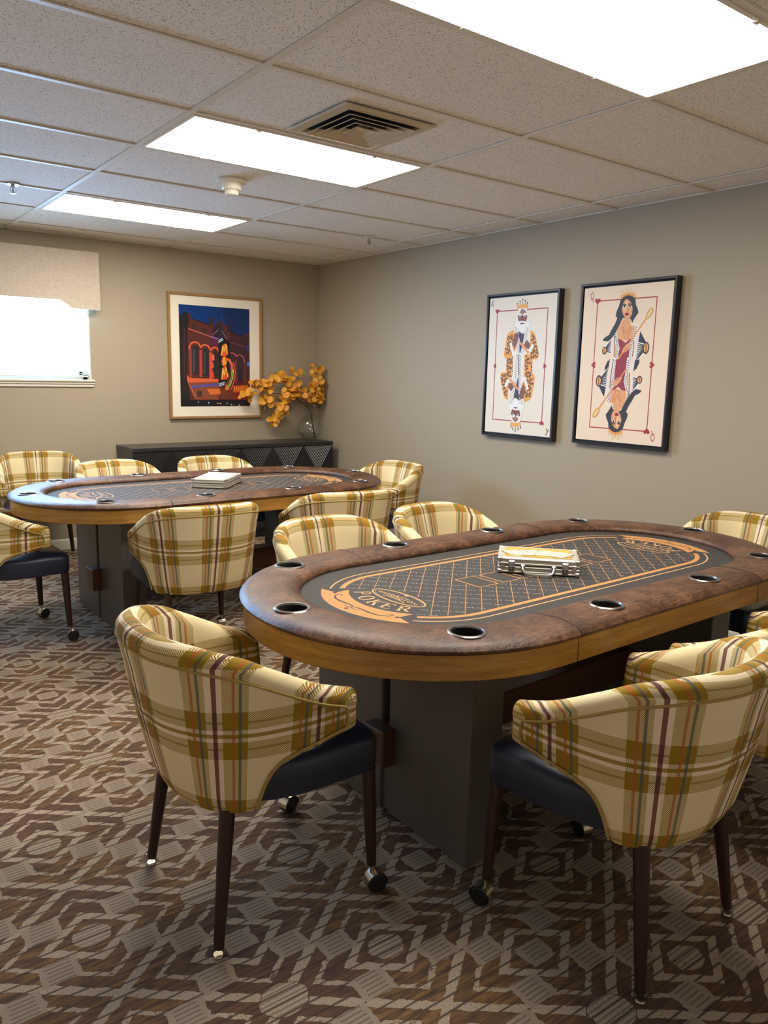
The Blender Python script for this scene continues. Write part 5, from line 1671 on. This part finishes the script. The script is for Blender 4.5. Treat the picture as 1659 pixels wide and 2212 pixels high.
        for k in range(5):
            a = math.radians(-50+25*k); b0 = (-.654, 0); p.ink(T([b0, (b0[0]+.012*math.cos(a)-.002*math.sin(a), .012*math.sin(a)+.002*math.cos(a)), (b0[0]+.016*math.cos(a), .016*math.sin(a)), (b0[0]+.012*math.cos(a)+.002*math.sin(a), .012*math.sin(a)-.002*math.cos(a))]), OR2, ft, z=z4)
    return p

def make_table():
    t = thing('poker_table', 'oval poker table with brown leather rail nearest the camera, patterned aluminium case on top', 'poker table', (0, 0, 0), 0, 'poker tables')
    lt = MT['leather']; sp = stadium(None)
    prof = [(.412, .724), (.404, .734), (.405, .744), (.414, .754), (.432, .761), (.465, .7645), (.505, .766), (.545, .764), (.572, .7595), (.589, .751), (RO, .742), (.595, .734), (.585, .7295), (.567, .728), (.5, .728), (.43, .724)]
    m = MB(); m.grid([[(cx+nx*r, ny*r, z) for r, z in prof] for cx, nx, ny in sp], lt, True, True)
    rail = m.build('rail_raw', None, 60)
    m = MB()
    for x, y in CUPS: m.lathe([(.0435, .70), (.0435, .80)], lt, 32, Matrix.Translation((x, y, 0)))
    cut = m.build('cut', None, 0)
    # every cup has a real hole through the padded rail
    md = rail.modifiers.new('b', 'BOOLEAN'); md.operation = 'DIFFERENCE'; md.object = cut; md.solver = 'EXACT'
    bpy.context.view_layer.update(); dg = bpy.context.evaluated_depsgraph_get()
    me = bpy.data.meshes.new_from_object(rail.evaluated_get(dg)); me.name = 'rail'
    bpy.data.objects.remove(rail); bpy.data.objects.remove(cut)
    me.polygons.foreach_set('use_smooth', [True]*len(me.polygons)); me.set_sharp_from_angle(angle=math.radians(45))
    r = bpy.data.objects.new('rail', me); C.objects.link(r); r.parent = t
    for sx in (1, -1):
        for sy in (1, -1):
            m = MB(); m.tube([(sx*.512, sy*(q+.0004), z+.0004) for q, z in prof[1:13]], .0016, MT['leather_seam'], 6); m.build('seam', r)
    for x, y in CUPS:
        m = MB(); m.lathe([(.0428, .725), (.0432, .764), (.0455, .7682), (.0505, .7685), (.0545, .7655), (.0535, .763)], MT['steel'], 36, close=True); 
        cup = m.build('cup_holder', t); cup.location = (x, y, 0)
        m = MB(); m.lathe([(.0426, .763), (.0420, .71), (.002, .7085)], MT['shade_and_dark_part'], 30, close=True); b = m.build('cup_liner', cup)
    f = felt_mesh().build('felt', t, 0)
    m = MB(); ho = MT['honey']
    pr = [(.582, .657), (.585, .660), (.585, .728), (.56, .728), (.56, .657)]
    m.grid([[(cx+nx*q, ny*q, z) for q, z in pr] for cx, nx, ny in sp], ho, True, True); ap = m.build('apron', t, 30)
    for sx in (1, -1):
        for sy in (1, -1):
            m = MB(); m.box((sx*.512-.0012, min(sy*.584, sy*.5858), .657), (sx*.512+.0012, max(sy*.584, sy*.5858), .728), MT['leg']); m.build('joint_line', ap, 0)
    m = MB(); q = stadium(.559); n = len(q); m.add([(x, y, .69) for x, y in q]+[(x, y, .721) for x, y in q], [tuple(range(n))[::-1], tuple(range(n, 2*n))]+[(k, (k+1) % n, n+(k+1) % n, n+k) for k in range(n)], MT['walnut']); m.build('table_board', t, 30)
    for sx in (1, -1):
        m = MB(); xa, xb = sorted((sx*.722, sx*.587)); g = MT['grey_wood']
        m.bbox((xa, -.39, .002), (xb, -.019, .69), g, .003); m.bbox((xa, .019, .002), (xb, .39, .69), g, .003)
        m.box((xa+.012, -.021, .002), (xb-.012, .021, .19), g); m.box((xa+.05, -.021, .19), (xb-.05, .021, .689), MT['shade_and_dark_part'])  # the near-black fill paints the shade inside the open slot
        m.build('pedestal_panel', t, 30)
    m = MB(); m.bbox((-.775, -.055, .186), (.775, .055, .312), MT['walnut'], .004); m.build('stretcher', t, 30)
    return t

def copy_tree(o, parent=None):
    c = o.copy(); C.objects.link(c); c.parent = parent
    for ch in list(o.children): copy_tree(ch, c)
    return c

# ------------------------------------------------------------------ aluminium cases
def case(label, x, y, rz, w, d, h, top):
    t = thing('aluminium_case', label, 'case', (x, y, .7335), rz, 'aluminium chip cases')
    a = MT['alu']; hw, hd = w/2, d/2; s = h*.5
    for nm, z0, z1 in (('case_base', 0, s-.001), ('case_lid', s+.001, h)):
        m = MB(); m.bbox((-hw, -hd, z0), (hw, hd, z1), a, .005)
        zz = (z0+z1)/2
        for k in (-1, 1):
            m.bbox((-hw-.0018, -hd-.0018, zz+k*s*.28-.003), (hw+.0018, hd+.0018, zz+k*s*.28+.003), a, .0015)
        m.build(nm, t, 30)
    if top == 'cards':
        p = Paint(h); YL = lin((206, 166, 72)); pr = MT['print']
        p.solid((-hw+.024, -hd+.024, h-.001), (hw-.024, hd-.024, h+.0015), YL, pr); p.z = h+.0016; p.dz = .00006
        GR, CW, IN = lin((120, 114, 106)), lin((214, 206, 186)), lin((96, 88, 78))
        for k, an in enumerate((38, 14, -10, -34)):
            b = math.radians(an); c, s_ = math.cos(b), math.sin(b); ox, oy = -(k-1.5)*-.052, -.004-abs(k-1.5)*.012
            R = lambda u, v: (ox+u*c-v*s_, oy+u*s_+v*c)
            q = [R(-.034, -.042), R(.034, -.042), R(.034, .05), R(-.034, .05)]
            p.ink(q, CW, pr); p.stroke(q, .0016, IN, pr, True)
            for v in (-.012, .012): p.stroke([R(-.018, .01+v), R(-.006, .018+v), R(.006, .008+v), R(.018, .016+v)], .0022, GR, pr)
        for sx in (1, -1):
            p.stroke([(sx*.012, -.052), (sx*.05, -.06), (sx*.09, -.05), (sx*.112, -.056), (sx*.122, -.046), (sx*.112, -.042)], .003, GR, pr)
        p.build('lid_print', t, 0)
    else:
        m = MB(); m.bbox((-hw+.016, -hd+.016, h-.001), (hw-.016, hd-.016, h+.0012), MT['alu_white'], .0008); m.build('lid_panel', t, 0)
    ch = MT['chrome']
    for sx in (1, -1):
        for sy in (1, -1):
            for z0, z1 in ((-.0005, .014), (h-.014, h+.0012)):
                m = MB(); m.bbox((min(sx*(hw+.0028), sx*(hw-.016)), min(sy*(hd+.0028), sy*(hd-.016)), z0), (max(sx*(hw+.0028), sx*(hw-.016)), max(sy*(hd+.0028), sy*(hd-.016)), z1), ch, .003)
                m.build('corner_guard', t, 30)
    for x0 in (-hw*.66, hw*.66):
        m = MB(); y0 = -hd-.008
        m.bbox((x0-.012, y0+.002, h*.16), (x0+.012, -hd, h*.84), ch, .002); m.bbox((x0-.008, y0, h*.5), (x0+.008, y0+.003, h*.78), ch, .001); m.bbox((x0-.008, y0-.002, h*.22), (x0+.008, y0+.003, h*.46), MT['black_gloss'], .001)
        m.lathe([(.004, 0), (.004, .003)], ch, 10, Matrix.Translation((x0, y0-.001, h*.33)) @ Matrix.Rotation(PI/2, 4, 'X')); m.build('latch', t, 30)
    for x0 in (-hw+.018, hw-.018):
        m = MB(); m.bbox((x0-.008, -hd-.0035, h*.3), (x0+.008, -hd, h*.7), ch, .0015); m.build('clasp_plate', t, 30)
    m = MB(); hh = .055 if w > .25 else .04
    for sx in (1, -1): m.bbox((sx*hh-.008, -hd-.008, h*.44), (sx*hh+.008, -hd, h*.6), ch, .002)
    m.tube([(-hh, -hd-.006, h*.5), (-hh, -hd-.016, h*.4), (-hh+.006, -hd-.032, .012), (-hh+.02, -hd-.040, .008), (hh-.02, -hd-.040, .008), (hh-.006, -hd-.032, .012), (hh, -hd-.016, h*.4), (hh, -hd-.006, h*.5)], .0045, ch, 8); m.build('handle', t)
    return t

# ------------------------------------------------------------------ chairs
def cat(ys, t):
    n = len(ys)-1; i = min(max(int(math.floor(t)), 0), n-1); f = t-i
    p1, p2 = ys[i], ys[i+1]; p0 = ys[i-1] if i > 0 else 2*ys[0]-ys[1]; p3 = ys[i+2] if i+2 <= n else 2*ys[n]-ys[n-1]
    return .5*(2*p1+(p2-p0)*f+(2*p0-5*p1+4*p2-p3)*f*f+(3*p1-p0-3*p2+p3)*f**3)
def lerp_tab(tab, t):
    for (a, x), (b, y) in zip(tab[:-1], tab[1:]):
        if t <= b: 
            f = (t-a)/(b-a); return x+(y-x)*f
    return tab[-1][1]
TX = [0, .13, .235, .291, .310, .314, .308]; TY = [-.368, -.348, -.277, -.178, -.087, .015, .108]
BX = [0, .10, .185, .243, .266, .277, .272]; BY = [-.275, -.265, -.23, -.165, -.088, .012, .13]
ZT = [.812, .811, .799, .771, .729, .680, .643]
ZB = [(0, .368), (2.9, .366), (3.3, .370), (3.45, .392), (3.6, .43), (3.8, .462), (4.1, .486), (4.6, .503), (5.2, .516), (6, .530)]
def plan(ts, z):
    s = 1 if ts >= 0 else -1; a = abs(ts); f = (z-.37)/.47
    xt = cat(TX, a); xb = cat(BX, a); yt = cat(TY, a); yb = cat(BY, a)
    f2 = f + .10*math.sin(PI*min(1, max(0, f)))          # slightly bellied side
    return Vector((s*(xb+(xt-xb)*f2), yb+(yt-yb)*f2))
def pnorm(ts, z):
    d = plan(min(ts+.03, 6), z)-plan(max(ts-.03, -6), z); d.normalize(); return Vector((d.y, -d.x)) 
def chair_proto():
    t = thing('barrel_chair', 'x', 'chair', (0, 0, 0), 0, 'plaid barrel chairs')
    pl = MT['plaid']; N = 56; TS = [6*math.sin(PI/2*0)+(-6+12*k/(2*N)) for k in range(2*N+1)]
    # distance run round the shell, measured at mid height, gives the cloth its u
    U = {}; acc = 0; prev = None
    for ts in TS:
        q = plan(ts, .6)
        if prev is not None: acc += (q-prev).length
        U[ts] = acc; prev = q
    mid = U[TS[N]]
    m = MB(); m.uv = []; NO, NTOP, NI = 12, 8, 8
    def section(ts):
        a = abs(ts); zb = lerp_tab(ZB, a); zt = cat(ZT, a); w = .058+.012*max(0, 1-a/2.5); rr = .032
        row = []; uv = []; u = U[ts]-mid; sgn = 1
        zs = zt-rr
        for k in range(NO):
            z = zb+(zs-zb)*k/(NO-1); q = plan(ts, z); n = pnorm(ts, z)
            e = .0035 if k >= NO-2 else 0
            if k == 0: q = q - n*.008
            q = q+n*e; row.append(Vector((q.x, q.y, z))); uv.append((u, z))
        q0 = plan(ts, zs); n = pnorm(ts, zs)
        for k in range(1, NTOP):
            ph = PI*k/NTOP; d = w/2*(1-math.cos(ph)); q = q0+n*.0045-n*d; 
            row.append(Vector((q.x, q.y, zs+rr*math.sin(ph)))); uv.append((u*(1-.2*k/NTOP), zs+.045*math.sin(ph)))
        zi = max(zb+.004, .43 if a < 3.4 else 0)
        for k in range(NI):
            z = zs+(zi-zs)*k/(NI-1); q = plan(ts, z); n2 = pnorm(ts, z)
            pad = .014*math.sin(PI*min(1, k/(NI-1)))*max(0, 1-a/3.2) + .02*(k/(NI-1))*max(0, 1-a/3)
            q = q-n2*(w+pad); row.append(Vector((q.x, q.y, z))); uv.append((u*.8, z))
        return row, uv
    rows = []; uvs = []
    def capped(ts, sg):
        row, uv = section(ts); c = sum(row, Vector())/len(row); n = pnorm(ts, .6); fw = Vector((-n.y, n.x, 0))*sg; out = []
        for ph in (80, 62, 42, 20):
            s, cc = math.sin(math.radians(ph)), math.cos(math.radians(ph))
            nn = Vector((n.x, n.y, 0)); r2 = []
            for pnt in row:
                d = pnt-c; lat = d.dot(nn); r2.append(c+nn*(lat*(.45+.55*cc))+Vector((0, 0, d.z*(.78+.22*cc)))+fw*(.02*s) + (d-nn*lat-Vector((0, 0, d.z))))
            out.append((r2, uv))
        return out
    st = capped(-6, -1)
    for r2, uv in st: rows.append(r2); uvs.append(uv)
    for ts in TS: r2, uv = section(ts); rows.append(r2); uvs.append(uv)
    for r2, uv in reversed(capped(6, 1)): rows.append(r2); uvs.append(uv)
    m.grid(rows, pl, False, True); nv = len(rows[0])
    m.uv = [c for uv in uvs for c in uv]
    m.f.append(tuple(range(nv))); m.mi.append(0); m.f.append(tuple((len(rows)-1)*nv+k for k in range(nv))[::-1]); m.mi.append(0)
    # smooth the seam between face and lining uvs is hidden on the top fold
    shell = m.build('backrest', t, 70)
    # piping follows the seam below the rolled top, turns down the arm fronts and back along the lower edge
    def on(ts, z, o=.0045): q = plan(ts, z); n = pnorm(ts, z); q = q+n*o; return (q.x, q.y, z)
    path = []
    for a in [3.38+(5.78-3.38)*k/26 for k in range(27)]: path.append(on(-a, lerp_tab(ZB, a)+(.018 if a > 3.5 else .018*(a-3.38)/.12)))
    for k in range(1, 6): path.append(on(-5.78-.06*math.sin(PI*k/6), .548+(.596-.548)*k/6))
    for k in range(0, 2*N+1):
        ts = -5.78+11.56*k/(2*N); path.append(on(ts, cat(ZT, abs(ts))-.047))
    for k in range(1, 6): path.append(on(5.78+.06*math.sin(PI*k/6), .596-(.596-.548)*k/6))
    for a in reversed([3.38+(5.78-3.38)*k/26 for k in range(27)]): path.append(on(a, lerp_tab(ZB, a)+(.018 if a > 3.5 else .018*(a-3.38)/.12)))
    m = MB(); m.tube(path, .0036, MT['cord'], 6); m.build('piping', t, 60)
    # seat
    m = MB(); nv_ = MT['navy']
    def outline(ins):
        P = []
        hx = .262-ins; yf = .245-ins; rc = .05
        for k in range(9):
            a = PI/2*k/8; P.append((hx-rc+rc*math.cos(a), yf-rc+rc*math.sin(a)))
        for k in range(1, 8): P.append((( hx-rc)*(1-k/4), yf+.006*math.sin(PI*k/8)))
        P = P[:9]+[((hx-rc)*(1-k/4), yf+.008*math.sin(PI*k/8)) for k in range(1, 8)]
        for k in range(9):
            a = PI/2+PI/2*k/8; P.append((-hx+rc+rc*math.cos(a), yf-rc+rc*math.sin(a)))
        side = [(-hx, .1), (-hx, .0), (-(.245-ins), -.08), (-(.215-ins), -.14), (-(.17-ins), -.20), (-.08, -.235+ins), (.08, -.235+ins), ((.17-ins), -.20), ((.215-ins), -.14), ((.245-ins), -.08), (hx, 0), (hx, .1)]
        return P+side
    lay = [(.02, .374), (.004, .378), (0, .39), (0, .456), (.006, .469), (.02, .478), (.06, .486), (.12, .491), (.2, .492)]
    rows = [[(x, y, z) for x, y in outline(i if i < .17 else .17)] if i < .19 else [(x*.12, y*.12, z) for x, y in outline(.1)] for i, z in lay]
    m.grid(rows, nv_, False, True); L = len(rows[0]); m.f.append(tuple(range(L))[::-1]); m.mi.append(0); m.f.append(tuple((len(rows)-1)*L+k for k in range(L))); m.mi.append(0)
    m.build('seat', t, 40)
    lg = MT['leg']
    for sx in (1, -1):
        m = MB(); top = Vector((sx*.196, -.188, .372)); bot = Vector((sx*.228, -.232, .022)); m.tube([top, top*.5+bot*.5, bot], [.0205, .0175, .0135], lg, 20); l = m.build('leg', t, 40)
        m = MB(); M = Matrix.Translation((sx*.229, -.234, 0)); m.lathe([(.012, .001), (.0165, .004), (.0172, .010), (.0150, .014), (.0165, .018), (.0162, .030), (.0145, .031)], MT['clear'], 20, M); m.lathe([(.010, 0), (.014, .003), (.012, .007)], MT['brass'], 16, M); m.build('glide_cap', l, 40)
    for sx in (1, -1):
        m = MB(); top = Vector((sx*.232, .215, .376)); bot = Vector((sx*.242, .226, .082)); m.tube([top, top*.5+bot*.5, bot], [.0205, .0175, .0135], lg, 20); l = m.build('leg', t, 40)
        m = MB(); ca = rnd.uniform(-.6, .6) if sx > 0 else .25
        M = Matrix.Translation((sx*.243, .228, 0)) @ Matrix.Rotation(ca, 4, 'Z')
        m.tube([(0, 0, .09), (0, 0, .056)], .006, MT['brass'], 10, M=M)
        ax = Matrix.Translation((0, .012, .029)) @ Matrix.Rotation(PI/2, 4, 'Y')
        for o in (-.020, .004):
            m.lathe([(.004, o), (.024, o), (.0285, o+.004), (.0285, o+.012), (.024, o+.016), (.004, o+.016)], MT['black_gloss'], 28, M @ ax)
        hood = []
        for k in range(13):
            a = math.radians(-10+200*k/12); hood.append([(xx, .012+.0305*math.cos(a), .029+.0305*math.sin(a)) for xx in (-.0185, .0185)])
        m.grid(hood, MT['brass'], M=M); hood2 = [[(xx, .012+.029*math.cos(math.radians(-10+200*k/12)), .029+.029*math.sin(math.radians(-10+200*k/12))) for xx in (.0185, -.0185)] for k in range(13)]
        m.grid(hood2, MT['brass'], M=M); m.build('caster', l, 40)
    return t

CHAIRS = [  # x, y, heading in degrees, label
 (-1.608, -4.315, 0, "plaid barrel chair at the nearest table's left end, one arm under the rail"),
 (-.895, -4.990, 95.7, "plaid barrel chair in front of the nearest table, its back turned to the camera"),
 (-.18, -4.965, 94, "plaid barrel chair cut off by the right edge, behind the large front chair"),
 (-.745, -3.555, -87, "plaid barrel chair across the nearest table, left one of two facing the camera"),
 (-.067, -3.503, -81, "plaid barrel chair across the nearest table, right of the two, before bare wall"),
 (.838, -4.285, 180, "plaid barrel chair at the far right end of the nearest poker table"),
 (-1.155, -.075, -97, "plaid barrel chair against the back wall below the window"),
 (-.795, -.915, -81, "plaid barrel chair behind the far table, between window chair and sideboard"),
 (-.092, -.943, -86, "plaid barrel chair behind the far table, directly before the black sideboard"),
 (.735, -1.63, 181, "plaid barrel chair at the right end of the far table, beside the wall"),
 (-.982, -2.415, 87, "plaid barrel chair seen fully from behind, before the middle of the far table"),
 (-.092, -2.378, 81, "plaid barrel chair with back turned, before the right half of the far table"),
 (-1.73, -1.73, 3.6, "plaid barrel chair cut off by the left edge, at the far table's left end"),
]
def camera():
    cd = bpy.data.cameras.new('camera'); o = bpy.data.objects.new('camera', cd); C.objects.link(o)
    yaw, pitch, roll = 0.645664777, -0.172157806, 0.0214892647
    f = Vector((math.sin(yaw)*math.cos(pitch), math.cos(yaw)*math.cos(pitch), math.sin(pitch)))
    r = Vector((math.cos(yaw), -math.sin(yaw), 0)); u = r.cross(f)
    r, u = math.cos(roll)*r + math.sin(roll)*u, -math.sin(roll)*r + math.cos(roll)*u
    M = Matrix.Identity(4)
    for i, v in enumerate((r, u, -f)):
        for k in range(3): M[k][i] = v[k]
    M.translation = (-2.57225911, -6.16012798, 1.43329986); o.matrix_world = M
    cd.sensor_fit = 'VERTICAL'; cd.sensor_height = 36; cd.lens = 1690.42346/2212*36; cd.clip_start = .02
    bpy.context.scene.camera = o
def lighting():
    w = bpy.data.worlds.new('daylight'); bpy.context.scene.world = w; w.use_nodes = True
    b = w.node_tree.nodes['Background']; b.inputs[0].default_value = (*SKY, 1); b.inputs[1].default_value = SKYS
    l = bpy.data.lights.new('window_daylight_portal', 'AREA'); l.shape = 'RECTANGLE'; l.size = WX1-WX0; l.size_y = WZ1-WZ0
    l.cycles.is_portal = True
    o = bpy.data.objects.new('window_daylight_portal', l); C.objects.link(o); o.location = ((WX0+WX1)/2, YB+.2, (WZ0+WZ1)/2); o.rotation_euler = (-PI/2, 0, 0)
    s = bpy.context.scene
    s.view_settings.view_transform = 'Standard'; s.view_settings.look = 'None'; s.view_settings.gamma = 1; s.view_settings.use_curve_mapping = False
    s.view_settings.exposure = EXPO
    s.cycles.use_denoising = True; s.cycles.max_bounces = 10; s.cycles.diffuse_bounces = 6; s.cycles.glossy_bounces = 4; s.cycles.transmission_bounces = 8; s.cycles.transparent_max_bounces = 8
    s.cycles.sample_clamp_indirect = 8; s.cycles.caustics_reflective = False; s.cycles.caustics_refractive = False

build_materials()
room()
ceiling_light(7, -1.2192, 'ceiling light panel nearest the camera, cut by the top edge of the picture')
ceiling_light(4, -1.2192, 'middle ceiling light panel, beside the square air vent')
ceiling_light(1, -1.2192, 'farthest ceiling light panel, closest to the window')
vent(); detectors(); window(); pictures(); sideboard()
branches(vase())
TXT = text_tris('BARRINGTON')
t1 = make_table(); t1.location = (-.386, -4.226, 0); t1.rotation_euler.z = .030
t2 = copy_tree(t1); t2.location = (-.520, -1.652, 0); t2.rotation_euler.z = .020
t2['label'] = 'oval poker table with brown leather rail at the far end, white case on top'
case('aluminium case with playing cards on its yellow lid, on the near table', -.385, -4.222, math.radians(-46.7), .29, .20, .058, 'cards')
case('aluminium case with a plain white lid on the far poker table', -.464, -1.602, math.radians(228), .345, .215, .056, 'white')
c0 = chair_proto()
for i, (x, y, hd, lb) in enumerate(CHAIRS):
    c = c0 if i == 0 else copy_tree(c0)
    c.location = (x, y, 0); c.rotation_euler.z = math.radians(hd-90); c['label'] = lb
camera(); lighting()
